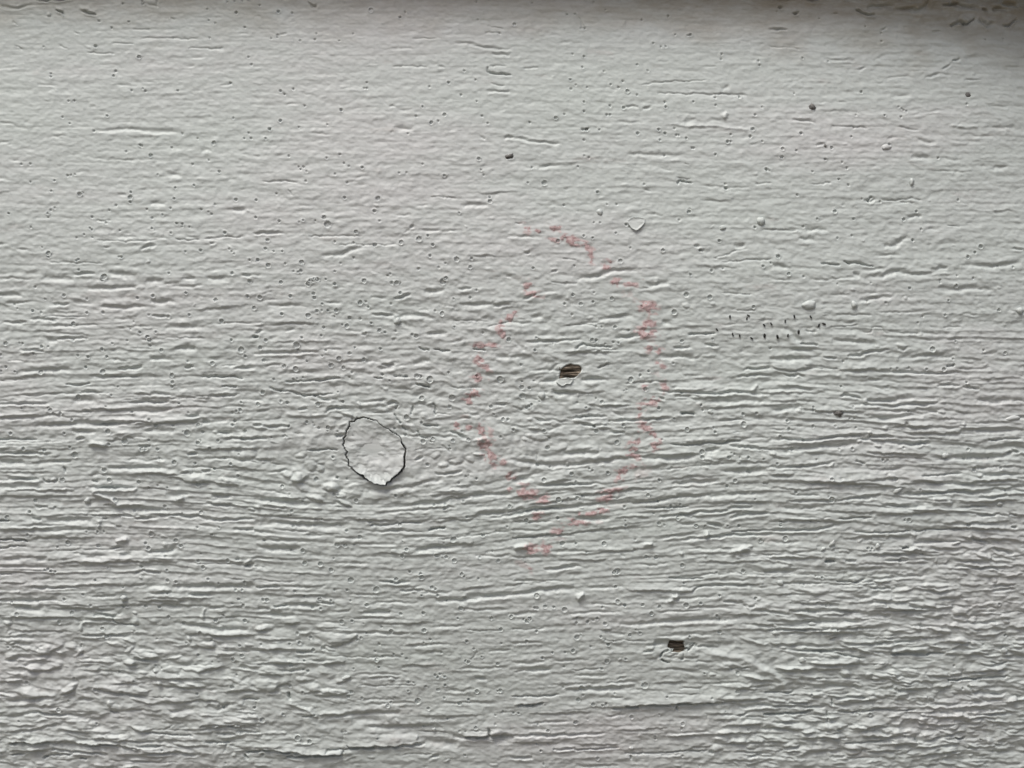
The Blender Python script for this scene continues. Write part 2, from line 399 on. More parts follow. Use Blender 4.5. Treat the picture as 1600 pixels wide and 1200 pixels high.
# ------------------------------------------------------------------ what can be seen on the board, tile by tile (400 x 300 u; measures in quarter u)
TILES = {
(0, 0): ("""G620,835 800,830 1000,835 1200,850;g340,875 470,870;d540,90 620,105;d380,85 420,100;d255,5 320,20 350,8;d340,5 400,15 470,0;g570,990 620,1005 800,1020 960,1015;
g0,790 130,795 200,830;G1270,960 1340,950;g1530,985 1590,985;G1080,1110 1150,1105;g90,925 130,920;g0,1120 110,1135;g1190,440 1230,430;g920,40 990,50 1000,10;q900,255 1110,255;q730,290 860,293;
q570,350 740,360;q130,305 170,330;q100,155 135,170;q850,200 960,205;g0,450 150,440;g250,545 400,550;g740,545 900,550;q1200,320 1420,325;g1200,380 1300,370;g1420,550 1470,545;g0,40 120,65 250,40;q1080,130 1110,140;
g1510,222 1580,222;g840,840 1000,850;q400,300 440,325;q480,210 520,230;q1090,260 1250,265;g0,910 130,905;g100,1020 170,1025""",
"785,40,13 905,25,16 910,40,14 640,150,14 825,155,16 720,193,14 622,310,24 893,378,26 750,465,15 737,495,19 350,482,14 350,500,14 300,312,12 8,365,18 850,587,13 935,590,13 920,575,10 1135,588,12 1460,540,14 460,652,12 497,650,12 425,752,12 700,745,16 470,792,12 620,838,14 1165,855,13 905,925,17 915,932,12 1100,942,13 820,967,14 972,990,26 1360,912,28 1330,1020,11 1230,1045,12 1395,1090,20 460,1115,15 480,1112,13 505,1108,11 1240,1175,17 1125,1190,16 380,1147,11 230,1043,12 175,1045,11 232,1155,10 1015,1110,12 1320,147,11 1362,163,11 1545,190,14 1328,257,12 1490,97,22 1310,75,12 1480,758,11 1260,885,12 1590,885,14 1548,885,12 1575,850,10 1590,425,14 1570,378,12 1435,30,10 1480,25,10 1525,22,10 1565,20,10", ""),
(1, 0): ("""d320,30 370,55 400,65;d340,50 380,62 400,40;g1430,140 1470,145;q1450,180 1550,195;q1435,222 1510,225;d1240,290 1340,288 1370,300 1430,315 1480,325 1570,328;d1470,352 1570,360;q1460,432 1510,428 1560,435;
k1455,440 1450,465 1470,475 1540,480 1600,488;q1465,540 1500,548 1560,556;d1455,595 1600,592;d1160,430 1195,448;q860,440 960,432 1080,440;d850,680 895,680;g900,705 960,706;g850,860 880,845;G880,820 1000,830;d1415,875 1450,885;
d1540,890 1560,880 1600,882;K1565,1005 1580,1000 1600,992;g330,850 510,855;g210,675 270,675;g640,1130 730,1120;q60,1155 280,1155;g840,320 1000,322;q980,260 1130,260;g0,115 40,128;g820,650 840,690;q150,240 210,230;g0,990 60,995""",
"150,90,22 237,98,13 725,80,32 938,93,13 905,125,18 148,238,13 148,253,11 108,260,11 288,275,13 380,268,14 388,230,10 615,230,10 530,275,10 1523,225,13 1388,140,11 1305,463,13 1208,537,20 1090,563,15 1375,520,13 1285,615,15 1383,655,11 703,537,11 687,573,12 703,573,12 250,578,15 170,590,20 195,610,12 320,683,14 545,708,22 170,775,22 105,827,22 80,885,17 225,995,13 458,1007,17 540,985,15 565,1040,12 595,1058,12 285,1062,11 297,1078,12 315,1062,12 335,1090,12 510,1107,13 677,1067,20 1183,738,26 1102,787,26 1048,687,16 1008,747,13 1145,777,13 958,855,12 1415,745,12 1450,790,13 1183,1115,18 905,1100,11 950,1098,11 1050,1045,13 1395,1012,24 1410,1080,12 1425,1112,12 330,1150,14 585,1160,14 460,800,11 285,815,10 35,50,14 1380,25,12", "1430,880,18,10,-20,2"),
(2, 0): ("""d0,885 70,885 110,905 300,915;g630,780 800,785;g570,890 680,890;q900,605 1200,610 1450,620;r985,800 1100,812 1250,805 1450,830;G1085,795 1110,780 1130,760;R1300,760 1335,725;g1210,770 1320,780;q1060,1040 1090,1045;G170,1070 260,1050;
G700,985 1040,990;q1020,1130 1100,1135;k1020,1165 1040,1145 1090,1155 1110,1160;q70,448 160,440;g900,410 970,410;g1400,275 1480,280;d690,690 740,685 775,690;d800,695 860,690;g1140,1170 1320,1190 1480,1190;g300,285 400,290;q410,125 450,190;
d430,195 470,196;k430,832 480,822;G1260,580 1340,575;q1250,610 1440,610;g1190,440 1260,440;q1500,1170 1600,1160;g180,1055 300,1050;q800,545 1200,520;d1560,1070 1590,1088;g90,1065 120,1082;q1220,5 1280,10;g920,1070 1000,1075;g1460,920 1530,915""",
"15,170,24 450,195,16 970,115,14 1012,235,12 1105,237,22 1090,240,14 875,290,17 923,312,12 953,310,12 805,140,12 340,107,11 392,103,11 1298,357,17 1295,390,15 1525,400,13 1533,428,12 445,372,17 375,358,12 435,440,12 775,425,12 840,463,12 570,467,13 360,520,17 610,550,16 685,530,14 365,577,14 395,552,10 465,568,10 658,567,13 713,592,26 773,615,12 445,658,17 690,695,24 950,690,18 943,660,13 605,683,14 585,738,12 605,738,12 445,718,13 323,735,12 270,757,24 110,785,14 460,830,26 540,832,12 775,855,22 905,830,20 945,855,20 1003,825,14 1015,865,14 1030,865,13 1075,883,16 913,895,13 1110,945,14 1122,945,14 1405,628,20 1255,632,14 1258,680,12 1120,658,12 1545,690,13 1502,738,14 1485,828,26 1470,873,20 1330,905,22 1350,905,14 1350,862,14 1545,903,12 940,992,13 1255,985,18 445,895,14 445,992,11 475,1003,14 407,1060,12 200,1160,34 123,1065,12 98,1160,12 1318,1195,22 1315,1168,12 1570,1075,22 815,1170,14 125,33,11 508,25,11 580,77,10", "1505,1100,18,10,-30,2"),
(3, 0): ("""G640,50 700,45 790,45;G790,65 890,58 950,70 975,55 1000,0;d540,65 580,80 610,100 650,95;d1090,30 1150,30 1200,15;G1150,12 1220,30 1330,38;d1340,45 1390,42;G1430,42 1530,38;G1500,0 1600,8;K1225,142 1260,142 1310,105;G1200,125 1240,145;
G1310,105 1330,110 1360,125 1390,150 1430,130;d1150,165 1210,135;g1030,195 1070,195;d1500,150 1550,140 1570,115 1600,105;d130,95 150,105 170,85;d60,70 95,60;g390,97 420,97;g690,205 730,185;d350,390 530,385;d555,450 590,430;g630,390 720,355;
d1090,445 1140,400;k1155,380 1200,370;d960,500 970,490 1060,465;g1050,465 1150,470;g760,505 860,480;K245,690 268,690;G760,612 870,612 890,595;K1240,590 1262,595;g290,715 540,720;g880,740 930,712 1100,692;g1160,805 1200,765;r1130,793 1310,798;
g730,885 800,865;d260,920 340,920;G900,985 950,990 1000,998;g1090,1000 1200,1010;G900,880 980,905 1010,895;G1410,1045 1530,1040;q240,1170 370,1155;q0,310 180,318;q380,800 600,815;g400,655 460,655;g660,535 740,535;g1000,1080 1300,1075;q1230,495 1340,498;
g100,530 200,520;g0,15 110,20 150,15;d220,12 330,8;q450,5 560,0;g860,455 1000,450;d0,200 120,205;d130,770 290,780;q800,800 920,825;G1410,790 1540,800;g1280,850 1420,855;g1380,660 1520,665;g440,410 520,412""",
"600,175,12 310,130,12 700,268,14 200,380,16 360,400,14 530,735,12 815,742,14 710,735,16 800,680,10 820,690,11 830,700,11 850,705,10 185,852,22 740,915,18 335,930,18 70,950,24 375,940,20 155,960,14 65,1000,24 335,1012,18 440,1030,14 1050,995,14 255,1090,12 470,1065,14 565,590,20 1240,652,14 45,85,14 700,215,12 145,605,11 1490,230,14 500,870,12 515,815,12 1370,240,10 420,1135,16 480,1170,14", "1290,465,18,12,0,2.4 460,918,26,11,-10,2.2 1490,810,18,10,0,1.6 1170,385,20,9,-20,1.8"),
(0, 1): ("""d900,375 950,355 990,340;g760,300 900,300;g980,300 1090,297;g1180,290 1270,295;g1310,305 1390,315;d1340,340 1380,330;G960,90 1080,88;g750,30 830,35;G1480,125 1560,128;g130,370 230,375;g690,355 750,360;g0,120 40,130;g0,345 100,340;
G300,550 420,550 500,555;d510,525 640,525;G720,520 800,525 900,535;G940,565 1060,565;G1170,550 1240,550;G1310,565 1400,550 1450,540;d1540,532 1600,532;G0,650 170,650;d370,710 480,708;g490,695 620,698;G670,720 760,730 920,725;G960,690 1070,695 1130,690;
s1250,735 1400,732 1490,720;g750,800 870,800;d980,780 1070,785;d40,820 200,822;d220,805 280,800 400,815;g380,845 500,845;g740,850 950,845;G1070,845 1200,848 1320,845;d400,920 590,918;G340,930 400,930;g900,920 1050,925;q1060,915 1300,912;
k240,995 310,992;g730,990 830,995;g840,985 1000,985;G1120,985 1250,975;G960,1040 1110,1050;d770,1100 920,1097;G150,1115 460,1112;d580,1155 720,1152 900,1148;k1280,1155 1400,1155 1480,1148 1510,1165 1540,1172;d1170,1100 1230,1100;q1400,1085 1500,1083;
g170,1155 250,1158;g720,1055 830,1055;g0,550 300,548;q80,1055 180,1055;G0,720 40,720;G580,610 800,605 900,600;g1100,600 1300,600;s400,880 600,890""",
"360,10,16 535,30,30 553,22,12 848,50,32 848,80,18 850,18,18 1118,58,18 1097,117,14 1500,65,22 1370,95,14 1350,155,12 1330,140,10 1287,125,10 1048,157,16 100,150,18 340,150,16 358,128,14 383,115,10 615,172,14 720,130,12 760,100,14 983,178,14 700,207,14 1135,212,18 1170,215,18 1170,230,14 1213,233,10 982,243,18 600,240,16 612,250,12 565,280,12 518,300,10 615,297,10 238,235,12 345,395,30 345,415,20 1283,378,22 1190,385,12 1433,268,22 1100,270,18 785,255,10 530,432,16 518,440,16 795,418,18 780,418,12 532,498,18 688,540,40 675,560,24 262,603,14 440,655,24 580,677,14 893,670,20 990,658,24 1192,640,18 1375,683,26 1572,660,22 1585,437,18 1585,568,26 1088,518,18 1478,520,24 243,750,20 295,760,14 580,762,20 680,760,24 495,828,28 962,775,14 1083,785,24 1410,812,28 905,883,20 1005,880,16 75,950,28 180,950,14 160,948,10 495,932,18 735,950,16 965,930,30 298,970,22 340,970,14 1470,930,20 1530,990,40 1520,1000,20 1555,1030,20 40,1020,24 520,1025,18 582,1033,20 700,1033,20 1038,992,26 1352,1073,28 75,1095,20 568,1097,20 290,1128,32 673,1125,34 130,1125,16 1100,1145,28 1200,1060,14 1105,1190,24 5,505,24 150,735,10 130,710,12 1460,370,12 1475,385,11 1490,400,10", "960,450,17,14,0,2.6 915,600,26,14,-10,1.6"),
(1, 1): ("""q220,0 245,40;g1000,105 1090,100;G1280,100 1420,95;g870,160 990,155;d975,235 1010,220;g940,275 975,245;d0,270 130,270 190,275;G440,405 560,405 640,375 700,355;g820,345 870,335;g1060,255 1150,255;g1170,265 1270,255;g20,660 130,635;g430,700 560,700;
d850,680 960,655 990,655;d720,775 870,778;G900,780 1000,770 1150,800;g1030,745 1100,745;d1260,615 1340,612;S0,840 200,822 380,820;d0,900 60,870;K0,905 30,906;g200,875 260,870;s130,940 480,935;g560,870 680,875;d690,890 720,900;G1060,895 1200,885;
g1200,940 1290,935;d0,1015 80,1010 300,1000 400,1005;g400,995 540,990;k1020,975 1040,990 1090,990;k1120,990 1220,995;g70,1095 160,1075;k200,1190 380,1180 540,1165;d800,1080 880,1080;g880,1100 960,1080;G1000,1075 1060,1055 1090,1055;k870,1150 960,1155;
k750,1165 800,1165;d1480,720 1600,712;G1280,710 1500,705;G1060,635 1180,630;g1550,540 1580,545;k1360,985 1440,990;G1500,1030 1600,1030;g0,530 60,530;g60,830 350,820;g560,1060 790,1060;G780,1110 880,1085;g930,820 990,850;q1450,850 1600,810""",
"150,28,14 25,68,18 570,53,20 775,58,34 753,135,24 1465,75,28 1463,50,18 1275,147,16 1180,52,10 443,175,30 465,218,46 167,198,20 315,193,16 290,203,10 390,195,10 785,197,14 640,263,28 95,315,24 83,367,20 133,385,16 187,385,16 35,437,22 100,470,32 205,460,14 305,450,32 300,505,24 283,510,16 255,507,12 510,325,14 625,330,10 755,345,28 918,328,30 1028,307,36 1083,287,18 1113,343,22 1260,433,34 1352,428,20 1343,480,24 1190,457,16 1150,483,14 1193,550,26 1175,570,40 545,457,12 510,507,16 625,423,14 345,585,30 360,567,32 380,560,28 403,557,28 453,555,16 508,585,22 178,575,26 690,565,30 835,533,14 850,522,12 890,577,30 860,578,24 910,577,14 48,667,30 237,660,24 378,645,24 383,670,24 665,700,32 912,640,22 855,707,14 715,727,18 12,732,26 183,770,22 345,780,34 398,752,24 428,748,12 465,747,16 518,747,30 600,793,24 665,798,14 1343,668,20 1382,623,14 1240,675,16 1170,767,30 1127,750,14 583,843,30 440,852,20 783,870,28 818,882,20 883,875,14 733,825,18 1010,905,28 985,895,14 305,915,18 425,902,14 83,932,24 48,977,26 272,960,40 278,985,20 788,983,20 598,1012,24 533,1043,32 685,1050,28 430,1027,16 335,1060,18 70,1055,26 195,1090,28 483,1085,32 560,1100,26 265,1107,34 612,1130,14 1012,1153,34 1035,1153,24 1093,1172,44 800,1143,20 945,1155,24 845,1180,16 130,1172,14 250,1170,16 1208,1130,16 1580,927,30 1245,848,16 1420,885,14 1527,1170,40 595,1160,14", "780,97,20,10,20,2.2 1320,233,14,11,0,2 865,908,14,11,0,2 395,822,16,9,0,1.8"),
(2, 1): ("""q820,5 850,12;d75,395 105,390;q20,210 60,215;d240,510 300,500;G380,555 500,545 640,500 750,495;g300,585 420,580;G820,585 880,590 960,575;g760,610 880,605;g170,640 300,620;d70,680 160,650;G540,800 640,785 760,775;G930,820 980,815;G110,785 200,785;
g440,830 540,820;d90,945 180,935 350,930 430,925;k390,985 440,955 460,965 540,970 620,970;k1090,893 1260,890;d1000,985 1110,975;d1180,970 1290,968;G640,915 800,905;G900,1035 1000,1030 1130,1040;g1130,1040 1170,1020;d1450,1115 1600,1100;k530,1105 560,1095 600,1075;
g200,1120 260,1080;G420,1175 500,1165 600,1160;G180,1190 290,1170;g1060,1150 1200,1145;d1400,1160 1600,1150;G1370,355 1430,345;q310,430 400,435;d1110,345 1170,350;g0,290 200,295;q1300,640 1480,650;g350,1030 400,1020;S300,1000 640,1000;G0,1040 130,1030;g20,945 90,990;
q1240,430 1450,360;q640,920 800,900;q1380,745 1500,750;d1150,375 1180,385;q1290,450 1600,430;g520,545 620,520""",
"527,18,20 645,93,12 320,98,14 1090,140,28 1095,125,14 1030,190,12 505,207,12 543,207,12 640,270,16 443,288,18 497,300,16 283,320,26 930,377,24 1160,375,20 1497,235,20 1277,318,20 1075,650,34 1220,665,30 1000,757,34 1230,503,20 1547,475,20 1595,455,14 1300,490,12 1100,527,18 668,443,30 325,707,20 425,707,28 500,693,18 615,673,26 370,773,14 635,850,24 520,848,12 555,848,12 1048,935,24 730,362,12 130,487,18 375,652,24 505,637,12 495,927,24 520,930,20 575,953,12 255,950,12 150,915,16 735,1173,36 845,1123,20 55,1082,16 1488,725,24 1595,980,14 585,95,10", "1070,715,26,14,20,2.4 1240,703,16,11,0,1.8 400,145,18,7,-40,1.6 1215,232,18,6,-50,2"),
(3, 1): ("""d570,55 600,70 630,45;k600,70 630,40;g640,70 680,70;g440,95 480,93;g110,245 180,245;G220,250 350,245;G160,300 280,305;g960,240 1060,230;G710,355 800,320 870,290;k305,455 370,455 430,465;k450,440 480,455 510,450 550,460 640,470;G490,525 550,530;
g250,555 380,555 500,545;G580,550 700,535 790,505 900,520 1000,525;G1000,490 1130,480;G1200,460 1400,465 1600,440;G540,690 700,665 770,660;g360,655 490,655;G1030,605 1160,610 1300,605 1400,615;q610,640 660,640;q400,775 620,768;g620,760 800,755 1000,745;
g430,830 520,810;q1000,840 1020,848;q1090,850 1200,845;q570,880 620,880 630,855 650,850 690,850 705,875 730,878;G90,845 110,880 150,915 200,930;k180,950 290,955;G380,935 480,930 640,945;d470,1040 500,1020 560,1020 600,1000 740,985;g790,975 850,990 880,970;
d340,1035 390,1040;S20,1090 60,1105 150,1110 250,1095;q180,1105 420,1105;G790,1030 960,1030 1180,1028;g1200,1070 1290,1070;g1350,1005 1450,1005;k1110,1090 1160,1080;s1270,1160 1600,1160;g600,1175 720,1170;d1540,350 1600,360;g900,930 1090,930;
q800,75 900,75;d830,165 940,155;q1100,210 1200,215;G0,470 120,468;g0,555 150,555;q360,855 540,835;q210,870 280,880;G130,985 290,1000;G0,1045 260,1050;S420,1110 720,1105;g1150,1110 1400,1100;g600,500 720,490;g1100,930 1230,915;g1200,760 1320,765""",
"393,135,26 283,182,16 160,35,14 197,230,14 830,180,24 910,130,18 940,240,14 885,308,22 1325,343,30 1288,380,20 1240,408,24 410,300,12 500,283,12 40,415,28 105,523,26 410,583,10 620,575,10 865,607,20 1163,590,24 1115,680,16 715,697,14 1015,985,38 1170,527,12 1275,540,12 1445,738,24 950,780,12 1095,772,18 920,820,10 1155,1080,20 1090,1110,28 980,1108,18 1490,1005,24 1240,1190,18 790,1105,14 750,1105,12 865,1100,14 1165,935,16 1150,1045,16 450,1060,12 600,690,12 565,55,12 680,72,14 1180,55,14", "483,618,20,12,0,1.8 845,668,18,15,0,2.4 650,960,22,12,-15,1.8 830,970,40,18,15,2 925,890,18,12,0,2.4 1000,62,14,10,0,1.8 1435,595,20,10,0,1.4 1345,735,26,12,20,1.6"),
(0, 2): ("""k440,0 520,3 600,0;d540,55 660,58;d965,58 1080,62;d830,112 1000,110 1090,105;G480,105 560,103 640,110;d550,175 600,180;d0,122 350,120;g0,215 100,210 300,215;G200,255 400,250 560,242 700,248 880,250;k0,345 260,343;G480,300 600,295;s690,320 850,310;
G900,295 960,290 1120,300;d1380,310 1480,300;d500,345 550,340;d880,385 960,378;d60,585 160,588 280,595;k290,590 300,605 350,605 375,595;k425,515 430,550;G700,520 770,520 900,520 1060,525;d0,435 200,430 340,435;G640,640 860,645;d590,600 630,605;
S1070,580 1150,580 1180,600 1260,608 1330,600;S1360,610 1420,625 1520,630;d1150,555 1200,545;d1270,545 1340,540;d1180,440 1250,430;d230,765 320,763;d215,840 250,855 270,850;K0,855 70,852;G300,855 600,850;g540,805 640,800;k650,835 680,832;r640,850 620,900;
d840,830 960,825 1000,825;d780,810 830,815;g700,880 780,885;K0,975 150,970 182,978;k0,1030 80,1015 170,1012;G520,1075 690,1075;G750,1075 830,1070;S360,1115 560,1110 800,1105 1080,1110;d840,1180 900,1170 1000,1180;d670,1035 760,1015;G940,1060 1040,1050 1120,1020;
d1300,845 1500,840 1600,850;g1240,880 1380,890;d1470,905 1600,905;d1540,1150 1580,1130 1600,1120;d1480,1090 1520,1100;G1050,690 1180,690;G1330,700 1460,695;d1290,745 1500,760;k0,1190 70,1188;d1190,205 1270,200;G1280,240 1340,240;g1270,470 1330,465 1500,460;
R590,660 660,657 760,655 870,652;R600,668 650,692 740,745;d600,645 760,640;R570,370 700,378;R1120,720 1150,700;R740,988 800,965;G0,480 180,485;g350,480 480,478;s0,540 380,540;S860,555 1140,560;G0,640 280,640;s0,700 560,690;G690,780 1060,780;s0,900 300,905;
s200,950 600,960;G0,1085 300,1090;g820,475 1100,470;S600,150 860,160;s300,180 520,200;g1340,75 1440,70;G820,170 1100,165;k1410,10 1500,15""",
"765,18,16 1100,18,20 520,80,34 237,127,12 168,150,16 345,165,30 335,150,18 408,182,22 478,222,20 690,140,16 848,175,20 1142,120,18 1525,115,18 1520,162,24 1495,168,18 1470,178,14 1485,230,24 1470,255,22 995,255,26 1258,255,28 1103,258,14 1200,178,12 700,295,34 1190,303,40 1168,297,14 1285,298,20 1545,292,28 1527,338,26 1255,365,26 1270,352,14 950,348,16 1380,350,20 802,355,40 95,307,24 8,307,16 428,305,18 932,400,28 905,405,26 1003,405,22 300,410,26 490,440,40 175,402,24 1328,400,20 1418,460,14 1107,487,32 1235,493,20 1457,497,20 1015,460,12 670,535,32 1352,527,20 1500,570,20 410,595,32 700,598,30 883,610,26 1248,625,30 1285,612,14 1000,633,14 1057,645,16 943,645,18 735,718,26 238,725,28 200,797,22 850,790,24 1040,763,24 1147,808,16 360,768,14 1265,800,28 60,830,30 183,940,20 430,990,32 550,923,16 617,922,18 657,920,14 620,1010,28 952,935,34 933,1025,28 915,995,20 1103,977,30 1135,1010,28 365,1017,18 885,1143,24 1038,1075,14 1045,1165,18 1240,1105,22 1425,1103,26 1270,1145,26 675,1150,16 280,1165,18 300,1158,20 320,1170,20 345,1175,18 1330,940,18 1240,895,14 1375,893,16 1545,1135,20 725,70,14 703,375,20", "1385,305,20,10,0,2.4 1250,580,80,26,5,2.6 1180,545,34,18,-20,2.4 1310,535,34,14,0,2.2 1440,600,60,20,5,2.4 1560,1110,34,16,-35,2.6 1560,780,26,14,20,2.4 805,808,26,10,0,2 1030,1000,16,22,20,2 1560,430,60,40,-20,2.6 1500,440,50,30,10,2"),
(1, 2): ("""k100,30 170,40 260,55 320,75 380,70 500,60;d380,75 440,100 490,105;d435,180 470,155 560,150;q355,190 370,250;g250,310 330,315;d510,325 550,315;k330,410 400,415 440,405 520,405;k985,140 975,190;k880,155 895,130;k1120,115 1130,150 1120,170 1130,190;q1130,180 1220,188;
k870,185 890,220 910,240;k1015,290 1030,330 1080,340;k1040,250 1150,262;k920,260 960,290;q1170,380 1220,425;d990,470 1030,445;K1010,3 1050,10 1095,15;d1200,290 1230,300 1320,335;q1000,410 1060,395;S240,620 270,610 300,605 340,570;S360,725 440,735;S410,650 480,660 530,665;
S520,730 580,755 600,765;g0,650 120,655 200,690 230,695;G0,720 100,730 250,740 330,755;g60,765 200,775;G0,855 130,865 250,878 400,885 600,888;g0,915 130,925;k720,880 900,870 1040,860;g760,925 940,915;K1078,910 1110,903 1180,895;g0,970 400,980;G0,1020 100,1025 270,1028;
g300,940 500,940;g480,1115 700,1115;G990,1040 1160,1020 1300,1000;G1000,740 1150,735 1300,705 1600,680;g780,770 1000,760;G700,660 850,655 1000,635 1060,615 1180,590;d1120,560 1200,555 1290,540;G1340,835 1400,815 1600,795;g780,800 1000,790 1280,760;g1200,650 1330,640;
g1350,1075 1600,1060;s150,700 330,705;s0,820 300,830 500,850;s600,840 900,845;g0,170 100,160;d280,160 330,155;g0,105 60,105;g560,470 620,520;d830,130 870,110 900,125;g640,120 850,90;q700,180 850,170;d1500,130 1580,125;d0,260 60,255;d60,265 210,262;g1300,180 1400,190;
q1080,400 1200,405;g0,480 120,475;g60,545 240,540;g500,1000 900,1000;g500,960 700,960;g950,960 1200,950;s760,1060 1000,1050;g0,1080 200,1090""",
"60,52,30 170,45,18 173,108,24 30,125,26 400,125,32 380,75,24 525,50,16 555,110,20 330,235,20 218,262,20 460,270,28 458,290,16 110,330,12 185,325,14 195,320,14 205,328,14 490,455,22 1042,88,34 1230,85,40 615,215,24 948,207,36 1040,240,20 873,277,20 910,240,20 940,315,20 1050,357,32 1110,340,24 1100,355,20 1235,350,26 1545,220,24 1575,220,22 1470,140,24 1530,328,20 1330,345,24 760,590,14 385,592,32 515,582,20 575,590,14 173,637,26 495,687,24 520,690,18 632,725,28 297,730,18 218,685,14 230,790,20 378,840,16 237,888,24 878,695,22 920,695,14 1180,775,26 1185,748,20 1115,755,20 1297,728,18 1320,828,14 1585,762,26 1380,588,20 1270,615,12 903,878,26 570,915,22 650,955,28 510,1003,34 560,1007,28 615,1003,10 295,1040,28 55,975,20 305,1120,30 403,1125,34 470,1163,30 1235,970,40 1420,943,26 1503,917,12 1570,890,12 1240,1103,30 1130,1073,26 915,1075,26 942,1035,26 1515,1103,24 1477,1045,12 960,1175,20 1030,1190,24 1285,1190,26 220,1038,18 1075,500,24", "270,580,44,30,-20,3 350,505,42,28,20,2.6 415,525,34,20,30,2.4 470,635,64,26,8,2.8 600,665,62,44,-20,2.8 300,640,54,22,20,2.4 370,705,60,20,10,2.4 560,738,44,18,20,2.4 280,440,46,20,-10,2 540,690,30,20,20,2 200,560,40,20,10,2 1060,200,30,18,20,2 970,270,34,20,30,2 1180,500,40,20,-10,2 1260,480,44,18,-10,2.2 1350,470,40,20,10,2 1130,440,50,20,-20,1.8 655,130,20,9,-55,2.4 1105,120,18,10,-30,2 790,160,60,22,-5,1.8"),
(2, 2): ("""G250,40 340,60 400,70;g300,235 400,205 500,205;d390,205 480,205 590,200;d380,240 520,270 600,260;r500,255 560,272 590,250;K1050,182 1130,183;d900,40 1050,50 1200,55 1600,60;k980,375 1100,378 1220,365 1300,370 1360,355 1420,355;G300,430 440,425 540,430;
G0,465 100,490 200,505 350,505 500,490 620,475 720,465;G800,460 1000,460 1150,450;G1300,540 1440,540 1600,530;d150,635 250,630 400,620 560,610;q220,670 380,655;G0,800 150,780 350,770 450,760;G450,760 650,745 850,725 1050,705 1200,695 1400,680 1600,678;S650,745 850,725 1050,705 1200,695;
q0,860 250,855;k830,770 900,770 1100,765;d1340,835 1400,820 1600,805;d1210,870 1280,880 1340,890;k0,960 120,955 250,935;q250,940 400,945;g870,970 1000,945 1200,935;R1200,950 1220,925;k1370,920 1400,920 1600,912;g290,1050 450,1045 620,1040;r830,1003 870,998;
g1100,1030 1370,1025;r1040,1065 1060,1050;R1350,1050 1390,1045 1460,1025;g770,1130 900,1130 1000,1120;s1150,1110 1600,1105;g150,200 300,240 400,230;d120,220 240,235;g200,290 300,265;g0,145 60,160;d900,90 940,95;G1000,75 1150,75;G1130,110 1600,100;s1150,150 1600,130;
s900,430 1150,430;G1200,420 1300,410;s1180,485 1600,480;G1000,620 1300,600;g900,660 1160,640;s1000,575 1350,560;d1340,380 1600,400;G0,600 140,595;s640,830 840,825;G400,840 600,835;g0,910 250,910;g0,1080 200,1085;s300,1100 600,1095;R20,1030 80,1015;g670,1060 700,1080;
r1460,45 1510,12;q1400,60 1400,40;q155,430 165,490;q1360,300 1420,295;s0,700 200,690;G1030,820 1150,825;d1330,770 1500,770;s1200,740 1600,725;g1000,870 1150,880;g0,260 130,270;d600,300 700,310;g620,170 700,200""",
"60,22,32 65,75,40 90,148,22 105,138,22 122,128,20 557,110,24 405,115,14 460,148,18 520,90,16 10,283,20 523,293,28 510,262,22 200,290,20 232,335,20 220,395,30 650,360,30 690,255,24 1085,280,28 1005,215,16 910,150,22 1258,300,22 1248,270,14 1430,187,22 1513,182,20 1435,250,36 1180,163,14 1178,422,36 1180,455,28 1345,455,26 1465,457,22 1412,455,12 1470,540,34 825,33,28 930,345,12 480,525,18 500,538,14 370,557,26 595,550,22 200,597,32 397,607,14 915,597,22 405,707,24 437,693,20 290,720,36 350,712,12 845,690,24 700,765,20 908,730,22 990,762,22 950,768,18 1047,750,16 285,835,22 90,850,28 883,805,12 1035,835,28 917,870,26 950,880,12 710,883,18 1147,883,26 1203,885,16 1343,885,16 1415,885,22 1385,600,28 1335,635,22 575,997,32 465,1050,12 315,997,32 400,997,18 770,972,12 765,1035,14 1550,975,28 1065,1135,28 900,1083,28 840,1080,24 660,1172,40 640,1180,28 1445,1170,28 1280,1180,14 990,520,12 160,500,28 235,515,18 605,230,14", "1130,85,26,14,20,2.2 340,497,16,11,0,2 430,770,18,10,0,2.2 95,340,20,14,0,2.2 205,625,22,10,0,1.8 1110,825,16,10,0,1.8 1470,675,18,12,0,2 1480,1010,22,12,0,2.2 1395,1080,20,10,0,2 1215,1070,16,12,0,1.8 145,275,16,11,0,2 280,390,50,24,-10,2 500,420,60,22,-10,2 240,60,40,20,-10,2 420,150,60,26,0,1.6 170,330,50,24,10,1.8 860,1000,20,10,0,1.6"),
